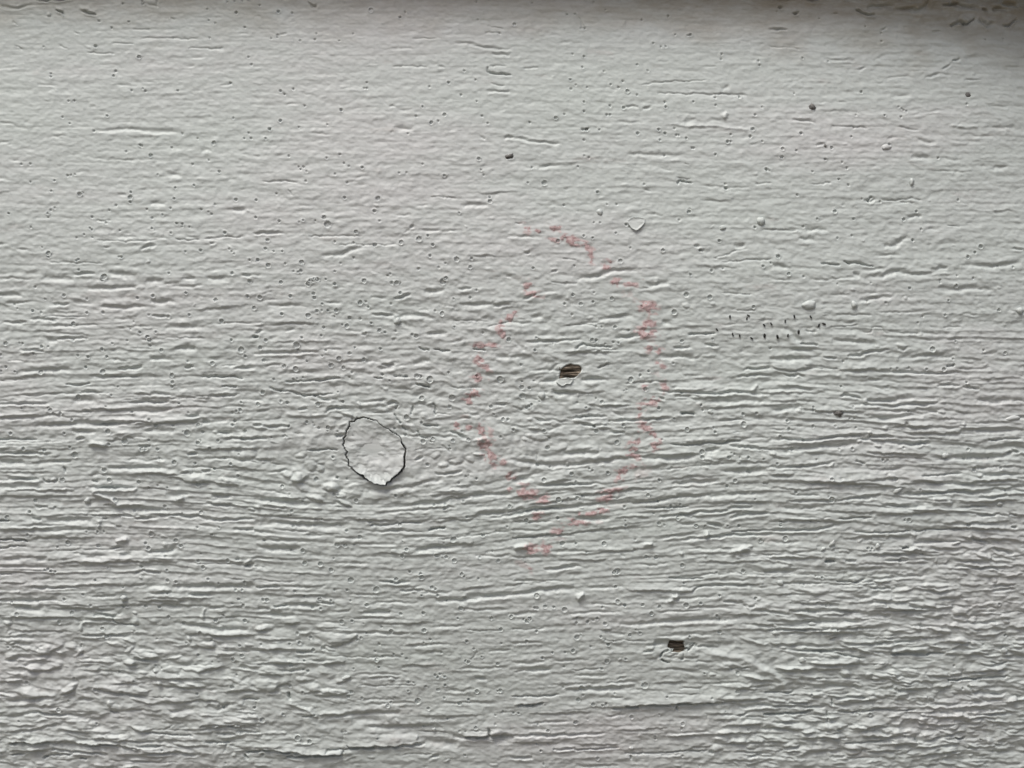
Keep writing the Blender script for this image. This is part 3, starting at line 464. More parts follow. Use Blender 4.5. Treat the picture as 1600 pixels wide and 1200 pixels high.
(3, 2): ("""g0,35 150,40;s0,55 340,50;G0,160 80,150 180,150;d420,80 460,70 540,100;d480,130 640,125 800,130 950,125 1080,105;G600,200 750,215 830,200 960,190;G1310,100 1450,105 1530,85;d1000,165 1080,175;S780,265 850,245 920,270 960,262 1010,255;g1100,270 1230,275;
G1220,290 1400,300 1600,285;k1390,350 1450,355 1500,345 1600,342;d0,345 100,340 300,350 420,325 540,320 600,330;d560,350 700,325 790,335;d640,370 800,375 900,380 1000,365;G0,415 100,410 190,400 280,395 380,390 450,385 560,365;G1020,460 1120,465 1220,460 1380,465 1600,440;
g0,460 120,462;d0,515 150,515 300,505 420,490;k540,480 600,490;g700,545 850,520;k960,575 1180,565 1220,565;G1340,580 1420,570 1600,572;s150,590 300,600 460,610 740,590 800,580;g480,630 700,625;d830,690 1000,690 1130,680 1300,680 1450,690;d430,720 600,710 700,700;
G60,765 200,775 350,770;S1140,660 1380,660 1600,650;d1330,715 1450,715 1530,700;d1030,735 1160,740;S660,815 900,810 1050,800 1160,800;d1190,780 1300,770 1420,770;k440,840 650,830;d0,915 150,915 300,905 450,880;k540,925 700,930 900,925;k920,920 1050,915 1240,915;
g700,885 750,880;d1330,825 1480,825 1540,835;k1540,820 1600,830;K1565,900 1600,910;g0,985 200,990;s0,1040 150,1040 320,1035;G920,1000 1020,995 1100,990;K850,1030 885,1026;K362,1112 392,1108 420,1106;G355,1112 425,1108;d500,1110 560,1110;g460,1165 600,1160;d740,1110 900,1105;
S1230,1110 1400,1110 1420,1100;d1200,1150 1400,1165 1600,1160;g440,1190 600,1165 780,1160;d1300,960 1440,1015;d1450,1045 1580,1075;s0,100 280,100;S200,160 600,170;s1000,210 1230,215;S860,300 1240,300;G600,100 900,90;s0,380 500,345;S600,420 1000,440;s1250,520 1600,510;
S0,560 150,560;s820,620 1100,610;S1180,620 1600,600;s0,640 400,650;S100,720 420,715;G700,770 1000,760;s0,850 420,840;S1200,740 1600,735;s470,960 900,950;S600,1070 1000,1060;S0,1080 330,1085;s1000,1030 1300,1040;S1100,870 1560,870;d1540,415 1600,430;d1500,440 1600,430;
R1030,735 1140,738 1170,745;g580,660 610,640;G0,1180 200,1170;s580,1120 800,1130;S1240,960 1600,990;g930,30 1000,25;d1060,10 1200,15;g650,20 720,30""",
"105,230,20 265,160,20 265,262,24 115,280,22 265,145,16 60,325,20 630,318,24 865,170,18 205,350,24 135,403,26 432,405,18 515,402,22 710,473,22 740,475,12 1258,410,24 1235,467,24 1395,465,12 1475,530,24 1300,535,32 290,470,12 45,495,18 385,592,24 165,675,22 795,595,28 390,720,40 370,705,14 955,663,14 1510,672,20 75,862,24 75,880,24 105,965,36 885,852,30 860,852,20 260,857,16 310,857,16 630,1030,24 655,1032,20 980,1070,20 840,1110,30 525,215,12 495,215,10 405,262,12 535,272,12 1250,15,24 1240,8,16", "1090,170,22,16,0,2.2 1225,250,20,16,0,2.2 720,265,26,14,0,2.2 735,965,22,14,-20,2.2 910,950,24,12,20,2.6 1420,1090,22,14,-30,2 1300,965,24,12,20,2 20,425,26,18,0,2.4 580,105,26,16,0,2.4 400,500,24,10,-20,2.2 550,355,18,12,0,2 680,385,34,11,0,2.2 770,575,26,16,30,2.4 1330,575,30,14,0,2 170,160,26,12,-20,2 900,1040,60,16,-5,2.4"),
(0, 3): ("""d180,85 220,70 350,72 490,65 500,72;G0,160 150,158 350,150;G90,210 270,208;g540,130 720,128;d560,245 690,255 720,258;r520,285 490,310 490,350;S0,265 250,262 480,265;g0,400 200,395;k690,270 700,300 760,318 850,310;G1080,65 1250,68 1400,65 1600,68;d1190,120 1310,120;
d1000,105 1080,100;G1010,185 1140,195;r1290,200 1300,230 1275,280;g1320,200 1400,195;G1080,290 1140,310 1380,345 1560,345;S180,500 260,500 370,450;G0,545 90,535;S110,600 200,610 300,600;g450,515 510,495;S740,565 800,570 830,550;S830,515 900,525 990,520;d840,530 940,550;
S1210,615 1300,595 1370,575;S1230,440 1270,460 1340,455;S660,690 800,690 870,690;S560,725 680,745 800,775 880,770;G560,735 680,755 800,785 880,778;S90,775 200,780 300,775;S330,765 420,750 450,720;G0,805 280,800;S940,700 1100,715 1210,718 1290,710;S1390,755 1450,750 1540,735 1600,745;
g460,800 560,795;g280,840 400,830;d60,910 110,890 200,890 320,900 480,910;S0,1020 50,1000 150,990 320,960;k650,880 700,890;G1030,890 1200,870;G1260,835 1330,860 1420,830;S800,980 870,1005 930,985;k870,1025 1060,1035 1170,1040;k1210,985 1270,975 1420,975 1440,965 1580,975;
d1320,1030 1420,1030;S350,990 500,1020 620,1025;K0,1095 90,1085 110,1090;Z0,1092 90,1083 250,1078 400,1083;Z380,1083 520,1103 650,1098 850,1133;Z1200,985 1270,973 1420,973 1580,973;k210,1090 250,1080 400,1085 520,1105 650,1100 850,1135;S0,1135 100,1140 230,1140;d230,1140 290,1130 400,1150 620,1165;q760,1015 780,1060 800,1100;q1395,1070 1360,1150;k1250,1090 1400,1085;q1400,1105 1470,1115;
q1480,975 1475,1030;k1500,795 1600,800;q1500,795 1500,830;q1580,810 1578,850;d840,1110 960,1105;S680,1165 750,1160 1000,1150 1060,1140 1200,1170;K1490,1165 1500,1185 1510,1195;K1500,1150 1600,1142;K210,1195 240,1175;k240,1175 400,1165;q980,1010 1050,970;s0,45 180,40;s480,50 900,55;
S350,200 700,210;s0,340 480,350;s0,430 190,425;s900,130 1300,140;S1150,370 1600,380;s500,610 800,610;S880,660 1270,660;s350,870 600,890;s600,860 1000,870;S0,680 100,670;S1000,820 1320,800;S500,1060 900,1070;s1000,1100 1250,1100;k0,1170 90,1165;d1430,1010 1600,1010;K440,1192 480,1196""",
"1048,30,24 1100,38,20 1300,22,20 1365,48,14 1528,42,26 595,28,20 1470,90,20 1510,92,18 1515,190,24 1447,177,14 1485,150,18 395,150,22 65,168,20 440,237,28 95,245,30 515,118,20 755,190,18 765,200,18 778,192,18 790,195,16 902,195,24 988,200,22 358,295,28 625,340,28 1045,262,20 1140,302,24 1340,285,28 1522,288,28 825,357,14 650,390,30 1240,365,24 1310,410,20 965,405,12 1150,430,16 60,460,14 25,460,14 1440,537,26 1497,512,28 720,620,12 435,660,18 950,577,18 1095,637,14 1460,640,14 1310,555,12 325,868,34 130,690,24 565,738,28 1430,717,30 390,810,16 560,960,18 1370,855,20 600,1055,18 1565,855,20", "1010,90,66,22,4,2.6 770,140,24,18,0,2.8 740,280,54,28,0,2.8 830,285,36,26,10,2.6 840,235,16,11,0,2 250,470,64,22,-20,3 420,450,38,22,0,2.6 25,300,26,18,0,2.6 300,580,54,32,-10,2.8 50,515,46,28,0,2.6 640,545,60,26,10,2 790,470,34,20,-30,2.4 800,555,54,20,0,2.6 1300,435,54,18,5,2.6 1155,405,24,18,30,2.6 1385,445,22,16,0,2.4 200,590,64,30,10,2.4 750,660,84,22,10,2.8 830,745,64,30,12,3.2 960,690,22,16,0,2.4 400,730,64,24,-22,2.8 150,750,84,30,5,2.6 950,610,28,18,0,2.4 870,990,64,20,10,2.6 470,960,94,32,5,2.8 1130,700,110,16,3,2.4 1300,840,66,26,10,2.2 35,365,20,14,0,2 1060,600,60,24,5,2.2 150,640,60,30,5,2 1140,540,80,30,5,2 560,600,40,24,0,2 460,500,40,18,-30,2.2"),
(1, 3): ("""d0,72 150,70;g180,68 420,75;k100,200 130,195 190,188;G0,205 100,210;G180,185 350,190 420,175;g470,232 600,225;G0,240 100,245 230,250;G680,235 850,235;g870,75 1060,68;G1330,130 1480,130 1600,110;g540,370 700,372 1030,370;q1320,350 1540,352;g1060,490 1150,492;
S0,350 60,340;S160,305 220,300 260,288;d240,490 330,490;S410,565 540,545;S0,630 140,640;g600,635 900,635;S490,690 550,670;q620,710 1000,705;g1160,745 1370,735;G1340,660 1420,660;S340,770 500,765 540,745;d360,905 500,905 600,895;G540,895 730,890 910,885;
r180,825 280,865 340,890;k270,920 350,905;G680,985 880,985 1000,980 1150,977;q680,978 880,978 1000,972;B750,1010 950,1012 1150,1012;q1100,930 1108,970;G1220,1040 1300,1045;K1300,1050 1380,1048 1455,1042;K1455,1042 1456,1005;k1456,1005 1453,985;G1460,1052 1600,1042;
B1460,1065 1600,1055;q1340,1005 1480,1003;q1460,1070 1560,1075;q1503,1072 1503,1095;k410,1165 420,1140 500,1132 560,1130;k555,1105 565,1128;K560,1125 640,1120 700,1122 840,1115 860,1122 900,1105;d900,1105 1060,1095;k520,1165 530,1140;K250,1175 400,1178 520,1170;
Z230,1171 400,1174 530,1166;Z555,1121 640,1116 700,1118 840,1111 960,1096;Z1290,1046 1455,1039 1600,1037;Z0,1136 90,1140 150,1153 250,1163;S380,908 500,905 600,897;K0,1138 90,1142 150,1155 200,1155 250,1165;K160,1187 300,1184;q515,1010 530,1040 525,1070;K185,755 195,795;d1075,1190 1140,1180;q1340,540 1380,490;S430,440 500,440 570,415 610,380;S0,745 90,745 130,710 210,690;s180,120 450,120;g700,175 1000,175;g600,120 760,122;
G1100,160 1400,150;g1250,215 1600,215;g600,275 900,270;s750,300 1100,300;g1100,330 1300,320;g900,450 1200,440;g700,520 900,530;g1250,600 1600,590;s900,580 1100,570;g1450,480 1600,470;B560,925 800,930;g680,830 1000,820;g1150,830 1500,815;s1000,910 1400,900;B1000,1060 1250,1100;
g600,800 900,805;k0,1165 20,1166;s0,410 250,410;S0,470 200,470;S0,560 260,560;s240,750 400,745;g700,660 900,660""",
"592,27,40 875,22,28 845,40,22 750,88,40 1035,10,34 1100,75,28 1120,85,20 490,90,14 568,90,20 240,97,20 300,130,20 65,155,28 40,155,24 395,152,32 465,160,20 587,160,12 1135,125,22 1303,140,24 1188,160,18 1035,125,16 690,187,28 350,203,24 400,210,20 902,245,24 828,230,14 1045,238,24 1280,207,30 1260,272,18 1470,270,24 1595,260,26 1530,342,28 780,328,14 1048,350,30 840,355,30 530,295,30 595,290,20 333,397,22 250,370,24 1085,408,20 1045,430,14 1315,420,22 200,437,18 262,430,24 625,410,18 650,398,14 765,438,14 347,478,28 410,465,30 1360,470,14 738,485,14 855,505,12 908,505,12 935,532,14 290,548,18 205,575,30 312,615,24 280,605,14 1510,565,26 1325,555,24 1310,548,20 1410,520,16 758,590,18 600,600,16 1155,493,14 1115,640,18 1130,655,20 1145,632,18 1175,650,20 945,685,20 978,690,16 1133,735,28 1178,705,20 1055,715,14 943,743,16 1378,745,28 1527,740,26 1510,745,16 585,750,28 565,780,24 650,790,18 195,710,24 1172,790,16 1003,810,40 813,840,28 1268,825,30 1325,800,20 1070,860,24 148,897,20 15,935,36 1190,925,18 1040,980,20 235,1055,36 1370,985,24 743,1060,16 1543,880,14 1533,433,12 1390,18,12 1300,5,12 1495,962,12 1300,1170,18 310,1080,30", "460,390,110,38,8,3 60,705,84,36,5,3 320,880,54,26,10,2.6 460,460,28,15,0,2.4 450,335,110,28,8,2.6 80,600,64,22,0,2.4 350,720,64,26,5,2.6 300,665,44,20,0,2.4 440,745,50,18,0,2.2 835,667,18,11,0,1.8 120,540,60,24,0,2.2 60,330,60,28,0,2.4 130,450,60,22,0,2 410,610,60,24,10,2"),
(2, 3): ("""G0,120 100,110 250,85 400,85;S730,95 900,90 1130,95;k1130,95 1170,68 1220,65 1350,62 1550,62;k980,15 1100,18 1200,12;g500,180 620,180 740,180;d1340,170 1440,175;d1480,205 1530,200;q0,345 200,340;s550,345 600,335;G650,310 860,300 1050,290 1200,280 1400,278;
R980,162 1030,110;R400,150 450,120;g600,360 720,385;g840,450 960,440;d840,485 880,480;B880,440 1000,438;B1090,435 1250,440 1400,435;q1170,552 1260,555;g660,660 740,655;g400,640 600,640;G100,605 250,600;g230,710 400,700 540,695;G330,740 440,735 560,735 800,720;
k0,775 180,778 300,768;q1050,725 1200,722;q1190,730 1190,760;q630,785 710,785;K35,838 120,840 205,826;d640,850 720,848;K720,848 790,846 845,840;Z640,846 850,836 1040,826 1200,823 1450,813;A1200,490 1400,520 1560,580 1680,660 1800,760;S20,834 120,836 205,823;k850,838 1040,828 1200,825 1450,815;K1050,847 1050,868;k590,840 600,820;s1230,890 1260,890 1400,890;q1240,900 1240,940;
d0,1040 100,1040 400,1030 580,1020;S1010,1040 1220,1035;g600,910 750,900;d280,1130 400,1125;k400,1130 560,1130 680,1115;k720,1160 800,1160 1000,1155 1080,1145 1250,1140;k755,1175 760,1200;k1380,595 1500,590;s1470,640 1560,660 1600,670;d0,1190 120,1185;
s1300,930 1420,925;d1430,905 1510,885;g0,35 200,30;g450,80 700,70;g1200,30 1500,25;g900,150 1300,130;g1100,200 1400,210;g350,240 700,225;g0,240 150,235;g900,230 1200,225;s1350,250 1600,245;g0,430 200,430;g250,540 500,535;g0,560 200,555;g900,600 1200,610;g600,690 800,680;
s900,690 1100,680;g1200,690 1600,690;s100,890 500,880;g100,960 400,940;s700,1000 1000,980;s0,1085 300,1080;s400,1095 700,1090;S1230,1030 1600,1010;S1280,1090 1600,1080;s1100,1120 1260,1110;S1450,1140 1600,1150;K938,520 950,490 985,478;K940,532 960,550 992,560;
K1086,472 1108,478 1143,432;q1000,520 1050,495;q1060,540 1080,530 1085,490;k1065,538 1080,532;d1240,1140 1290,1150;S1330,970 1600,960;s1400,720 1600,700;S1300,790 1600,800;d1500,1180 1600,1175""",
"650,70,20 155,127,36 208,195,26 262,200,18 145,205,22 160,208,22 330,215,34 663,165,30 708,188,22 568,200,14 820,185,24 925,197,24 875,240,28 1092,188,36 1183,175,20 1287,255,20 1078,45,20 112,275,30 95,290,30 75,280,18 405,300,20 585,305,28 408,268,14 478,290,14 535,272,20 410,393,36 430,380,16 92,418,20 560,390,18 587,410,14 605,440,22 385,480,30 335,490,18 255,492,18 193,527,20 598,548,32 567,597,20 718,535,18 328,585,14 1305,358,28 1300,125,18 1118,390,18 155,355,22 805,365,20 740,380,24 780,345,14 1527,145,24 840,705,44 323,720,14 440,725,34 420,800,30 515,830,28 575,838,20 10,888,18 42,890,18 760,915,28 935,898,16 1085,960,28 1078,990,24 405,950,30 225,1045,12 230,1005,24 185,1140,20 270,1130,18 547,1190,26 1425,625,28 1425,747,28 165,965,12 650,760,12 450,770,14", "1270,630,26,12,0,2.2 1500,200,44,14,0,2.2 1340,1060,50,20,0,2.4 1440,1070,50,18,0,2.4 1560,1060,50,20,0,2.6 1520,950,60,18,0,2.4 1350,1010,60,18,0,2.2 1300,1120,40,18,0,2.2 1530,1110,50,18,0,2.4 1540,145,24,14,0,1.8 585,340,26,10,-15,2 1400,560,60,16,0,2"),
(3, 3): ("""k440,40 560,45 620,20;g0,60 230,55 400,45;d640,85 760,80;S960,85 1100,105 1200,95;S1080,150 1240,155;d380,225 600,230;G660,265 780,270;G130,320 280,300 500,295 620,295;k0,350 380,345 400,330;d1440,90 1600,80;d1450,110 1600,105;S980,190 1080,215 1180,215;
S1190,265 1300,270;S380,405 450,390;S380,380 470,370;d650,440 800,440 1000,430;S460,440 560,470 660,505;k290,485 420,490 480,510 640,540;g200,475 290,480;k800,515 1000,520 1160,510;S1200,490 1260,460;S270,565 380,570 420,575 600,570 640,580;S700,600 770,570;
S480,630 540,630;g330,665 400,660;k0,755 170,755 185,740;g0,790 130,800;d160,820 290,820;g270,850 400,850;K0,895 100,898 250,890 310,870;k430,800 440,850;k405,880 405,950;k480,885 620,890 750,880 900,890 980,880;G1050,910 1200,905 1400,895 1600,905;
K1180,690 1300,690 1420,685;k1420,685 1600,680;d1330,730 1370,760;G1350,770 1480,790 1600,790;G1350,830 1600,845;S830,730 1000,740 1060,725;d550,720 640,735;S640,1020 700,985 800,980;S860,970 920,945 940,940;S340,1000 450,1000 540,970;S240,1020 330,1025;k530,1100 650,1095 800,1090;
S840,1110 1000,1105;k990,1060 990,1090 1010,1100;S1070,1090 1200,1060 1340,1030;g1080,1030 1330,1015;K1255,1080 1290,1086 1325,1080;q1470,1060 1475,1140;q1520,960 1515,1020;d1340,1160 1400,1150;S540,1165 600,1170 650,1150;S100,1115 230,1105;s0,1075 150,1080;q1280,620 1280,680;
k1470,580 1540,600 1580,575;s0,120 380,110;S130,160 460,180;S700,170 1000,160;S0,220 250,245;S620,230 1000,225;s0,280 300,285;S420,330 700,330;S700,410 1150,400;s0,430 360,440;S100,600 460,605;S760,690 1080,690;s200,700 600,710;S0,980 200,990;S240,1060 560,1050;
S650,1060 980,1050;S1000,980 1250,990;S1000,1140 1300,1120;S200,1150 500,1140;S700,1150 900,1145;S1300,640 1600,630;S1100,880 1500,860;S1160,940 1500,950;d1350,330 1500,320;d900,330 1060,330;S1150,440 1320,440;S560,830 760,800;S650,870 860,860;s1000,270 1150,280;S1050,1180 1300,1175""",
"300,5,16 340,12,16 375,190,28 230,60,14 345,15,12 300,775,20 920,1060,12 1410,465,14 690,680,16 1430,1100,16 760,195,14 600,900,24 680,905,24 1345,740,14 1220,600,14 985,320,14", "60,365,20,15,0,2.4 80,320,20,14,0,2.2 825,490,24,16,0,2.2 1340,300,28,20,0,2.8 1555,285,32,16,0,2.4 1555,315,22,14,0,2.2 1440,50,26,20,0,2.6 1010,920,22,12,0,2.2 1035,965,48,26,0,2.8 510,630,38,16,0,2.4 1230,240,64,24,5,2.8 1250,290,74,22,12,2.8 1140,370,44,22,10,2.8 1250,430,64,20,5,2.6 1230,335,38,20,0,2.6 930,635,64,26,0,2.6 830,640,48,26,10,2.6 1140,645,44,24,10,2.8 850,1015,84,22,5,2.6 900,1080,84,22,5,2.6 1100,1065,90,26,-10,2.8 290,1015,48,16,0,2.4 450,980,94,20,0,2.6 180,1100,64,20,0,2.6 330,760,64,20,5,2.4 560,790,84,32,-20,2.4 880,780,44,26,0,2.4 1060,790,70,40,-10,2.4 900,1155,60,20,0,2.6 420,1040,70,20,0,2.4 700,1040,70,22,0,2.4 600,1130,70,20,0,2.6 1200,830,60,22,0,2.4 300,930,80,26,5,2.2 720,30,60,14,0,2.4 1060,70,80,18,3,2.6 740,145,60,20,0,2.4 560,270,70,26,5,2.2 1160,720,60,18,0,2.4 1300,950,80,18,0,2.4 1400,1000,70,18,0,2.4 950,330,40,22,15,2 440,365,26,16,-20,2.4 700,800,40,14,10,2.2 1400,730,80,20,5,2.4 480,1170,50,16,0,2 1200,1170,60,18,0,2.2"),
}
for (c, r), (st, cr, lm) in TILES.items():
    ox, oy = 400 * c, 300 * r
    for part in st.replace('\n', '').split(';'):
        part = part.strip()
        if part:
            pts = [tuple(float(v) / 4 for v in p.split(',')) for p in part[1:].split()]
            stroke([(ox + x, oy + y) for x, y in pts], part[0])
    for q in cr.split():
        x, y, D = (float(v) / 4 for v in q.split(','))
        crater(ox + x, oy + y, D)
    for q in lm.split():
        x, y, rx, ry, ro, h = (float(v) for v in q.split(','))
        lump(ox + x / 4, oy + y / 4, rx / 4, ry / 4, math.radians(ro), h * 0.85, soft=True)

# ---- the same kinds of marks at random: between those above, and on the board outside the picture
def lerp_map(A, x, y):
    return A[int(min(max(y - Y0, 0), NY - 1)), int(min(max(x - X0, 0), NX - 1))]
for _ in range(420):                         # pinholes and small popped bubbles, often in twos and threes
    x, y = rng.uniform(X0, X1), rng.uniform(Y0, Y1)
    if y < 320 or (x > 1250 and rng.random() < 0.6):
        continue
    D = 2.0 + 2.6 * rng.random() ** 2.4 + (1.0 if y > 300 else 0) * rng.random() ** 3 * 3.2
    crater(x, y, D)
    for _k in range(rng.choice([0, 0, 0, 0, 1])):
        crater(x + rng.normal(0, 4.0), y + rng.normal(0, 2.4), 2.0 + 1.8 * rng.random())
for _ in range(800):                        # short strokes along the grain
    x, y = rng.uniform(X0, X1), rng.uniform(Y0, Y1)
    a = lerp_map(A_STRAND, x, y)
    if rng.random() > a or y < 300:
        continue
    L = rng.uniform(10, 30) + 55 * rng.random() ** 2 * a
    xs = np.linspace(-L, L, 5)
    b0 = bend(np.float32(x), np.float32(y))
    pts = [(x + v, y + float(bend(np.float32(x + v), np.float32(y)) - b0) + rng.normal(0, 0.7)) for v in xs]
    stroke(pts, rng.choice(['g', 'q', 'd', 's', 'S', 'q'] if a > 0.7 else ['q', 'g', 'q', 'g', 's']))
for _ in range(900):                         # paint lumps
    x, y = rng.uniform(X0, X1), rng.uniform(Y0, Y1)
    a = lerp_map(A_LUMP, x, y)
    if rng.random() > a * 0.85:
        continue
    big = a > 0.85
    rx = rng.uniform(4, 17) if big else rng.uniform(2, 8)
    lump(x, y, rx, rng.uniform(2.2, 5.2) if big else rng.uniform(1.6, 3.2), rng.normal(0, 0.22), rng.uniform(0.8, 2.0) if big else rng.uniform(0.5, 1.3))

for _ in range(600):                         # the crumpled, lumpy paint of the two lower corners
    if rng.random() < 0.25:
        x, y = rng.uniform(-60, 560), rng.uniform(985, 1260)
        if x > 380 and rng.random() < (x - 380) / 180:
            continue
    else:
        x, y = rng.uniform(1180, 1700), rng.uniform(860, 1260)
        if (x - 1180) / 130 + (y - 860) / 130 < 1.6 and rng.random() < 0.8:
            continue
    lump(x, y, rng.uniform(8, 34), rng.uniform(1.9, 3.8), rng.normal(0.07, 0.12), rng.uniform(0.8, 1.8), soft=True)

# hand-placed marks get the same small wander as the paint
F = sample(F, gx + 2.2 * gnoise(9, 7, 35) + 1.3 * gnoise(4.5, 4.5, 31) + 0.6 * gnoise(2.2, 2.2, 33), gy + 0.6 * gnoise(11, 8, 36) + 0.5 * gnoise(5.5, 3.5, 32) + 0.5 * gnoise(2.2, 2.2, 34))
F *= 0.70 + 0.38 * sstep(180, 480, gy) + 0.42 * sstep(450, 760, gy)
F *= 1 + 2.2 * np.maximum(sstep(1120, 1260, gx), 1 - sstep(180, 420, gx)) * (1 - sstep(38, 75, gy))
F += sample(FK, gx + 0.5 * gnoise(5, 5, 37) + 0.5 * gnoise(1.8, 1.8, 38), gy + 0.5 * gnoise(6, 4, 39) + 0.5 * gnoise(1.8, 1.8, 40))
H += F
H_SKIN = H.copy()
H += FC

# ------------------------------------------------------------------ holes in the paint
def broken(poly, n, amp, seed):
    r_ = np.random.default_rng(seed)
    P = np.array(poly, np.float64)
    d = np.hypot(*(np.roll(P, -1, 0) - P).T); cum = np.concatenate([[0], np.cumsum(d)])
    t = np.linspace(0, cum[-1], n, endpoint=False)
    X = np.interp(t, cum, np.append(P[:, 0], P[0, 0])); Y = np.interp(t, cum, np.append(P[:, 1], P[0, 1]))
    k = np.arange(n)
    j = np.interp(k, np.arange(0, n + 4, 4), r_.normal(0, amp, len(np.arange(0, n + 4, 4)))) + r_.normal(0, amp * 0.5, n)
    c = P.mean(0); R_ = np.hypot(X - c[0], Y - c[1])
    return [(float(a), float(b)) for a, b in zip(c[0] + (X - c[0]) * (R_ + j) / R_, c[1] + (Y - c[1]) * (R_ + j) / R_)]
def inside(poly, pad=6):
    P = np.array(poly, np.float32)
    sl = box(P[:, 0].min() - pad, P[:, 0].max() + pad, P[:, 1].min() - pad, P[:, 1].max() + pad)
    X = np.broadcast_to(gx[:, sl[1]], (sl[0].stop - sl[0].start, sl[1].stop - sl[1].start))
    Y = np.broadcast_to(gy[sl[0]], X.shape)
    ins = np.zeros(X.shape, bool); dist = np.full(X.shape, 1e9, np.float32)
    for (xa, ya), (xb, yb) in zip(P, np.roll(P, -1, 0)):
        cond = ((ya > Y) != (yb > Y))
        xi = (xb - xa) * (Y - ya) / (yb - ya + 1e-9) + xa
        ins ^= cond & (X < xi)
        ex, ey = xb - xa, yb - ya
        t = np.clip(((X - xa) * ex + (Y - ya) * ey) / (ex * ex + ey * ey + 1e-9), 0, 1)
        dist = np.minimum(dist, np.hypot(X - xa - t * ex, Y - ya - t * ey))
    return sl, np.where(ins, -dist, dist)

FLAKE = [(578.3, 653.3), (592.3, 658.6), (600.5, 666.2), (608.7, 670.8), (616.3, 674.9), (625, 682.5), (629.7, 691.8), (634.9, 698.8), (636.1, 710.5), (633.8, 722.2), (630.9, 731.5),
         (623.9, 739.7), (615.7, 746.7), (608.1, 752), (603.4, 757.2), (594.7, 756.6), (585.3, 754.3), (581.8, 750.2), (574.8, 747.9), (566.7, 743.8), (558.5, 737.4), (551.5, 731.5),
         (546.3, 723.3), (543.9, 711.7), (540.4, 702.3), (537.5, 693), (539.3, 682.5), (545.1, 668.5), (550.3, 659.8), (559.7, 654.5), (569, 652.8)]
FLAKE = broken(FLAKE, 230, 1.0, 74)
PATCH_A = [(879, 574.5), (884, 571.5), (890.7, 569.3), (897, 570.2), (904.5, 571), (908, 576), (905, 581), (902, 584), (900, 587), (896.5, 590), (888, 591.5), (882, 590.5), (874, 591), (874.5, 585), (875.5, 578)]
PATCH_B = [(1048, 1003.3), (1059, 1004.6), (1070.5, 1004.2), (1070.5, 1009), (1071.5, 1014), (1072.5, 1020.5), (1064.5, 1023.2), (1056, 1022.6), (1051, 1022.8), (1050, 1017), (1045.8, 1015), (1047, 1009)]
CORNER = [(380, 1192), (400, 1185), (412, 1185.5), (424, 1187.5), (438, 1189.5), (452, 1190.5), (462, 1192.5), (455, 1196.5), (442, 1199), (430, 1206), (410, 1210), (392, 1208)]
PATCH_A = broken(PATCH_A, 60, 0.5, 72)
PATCH_B = broken(PATCH_B, 60, 0.35, 73)
def punch(poly, depth, bare=1.0, edge=0.8, lip=0.0):
    sl, d = inside(poly, 9)
    k = 1 - sstep(-edge, edge, d)
    H[sl] = H[sl] * (1 - k) - depth * k
    if lip:
        H[sl] += lip * np.exp(-np.maximum(d - edge, 0) / 3.2) * (d > 0)
    BARE[sl] = np.maximum(BARE[sl], bare * (1 - sstep(-1.2, 0.5, d)))
H_BEFORE = H.copy()
punch(FLAKE, 6.5, 1.0, 0.7, 0.9)
punch(PATCH_A, 6.0, 1.0, 0.7, 0.8)
punch(PATCH_B, 8.0, 1.0, 0.7, 0.6)
# a shallow dip below the knot, where its lifted paint has pulled
sl = box(500, 700, 690, 800)

# ------------------------------------------------------------------ where the board is (curve added so lower part and right end turn darker)
def shade_cup(y):
    """slow curve across the width, added so the lower board catches less sun, in u"""
    t = np.clip(y, -60, 1300) - 250.0
    return 30.0 + 0.030 * t - 0.23 / 1900.0 * t * t
def shade_twist(x):  # added bend, turns the right end away from the sun to darken it
    t = np.clip(x, 1150, 1900) - 1150
    return -38.0 * (t / 450.0) ** 2
def to_world(x, y, h):
    """x along, y down the board, h out of it (towards the viewer)"""
    return np.stack([(x - CX) * S, -(h + shade_cup(y) + shade_twist(x)) * S, ZC - (y - CY) * S], -1)

# ------------------------------------------------------------------ the board itself
board = bpy.data.objects.new('siding_board', None)
COL.objects.link(board)
board.location = (0, 0, 0)
tag(board, 'white painted weathered wooden board with raised grain, knot and pink ring', 'board')

STEP = 1.27
def spread(a, b, far, n):
    core = np.arange(a, b + STEP * 0.5, STEP)
    g = np.cumsum(STEP * np.cumprod(np.where(np.arange(n) < 36, 1.06, 1.35)))
    lo = a - g; hi = b + g
    lo = lo[lo > far[0]]; hi = hi[hi < far[1]]
    return np.concatenate([[far[0]], lo[::-1], core, hi, [far[1]]]).astype(np.float32)
gxs = spread(-8, 1608, (-2400, 4000), 52)
gys = spread(-8, 1208, (-230, 1420), 44)
GX, GY = np.meshgrid(gxs, gys)
nx, ny = len(gxs), len(gys)
fade = 1 - sstep(0, 380, np.maximum(np.maximum(X0 + 20 - GX, GX - X1 + 20), 0))
HG = sample(H, GX, GY) * fade
V = to_world(GX, GY, HG).reshape(-1, 3)
idx = np.arange(nx * ny, dtype=np.int32).reshape(ny, nx)
Q = np.stack([idx[:-1, :-1], idx[1:, :-1], idx[1:, 1:], idx[:-1, 1:]], -1).reshape(-1, 4)

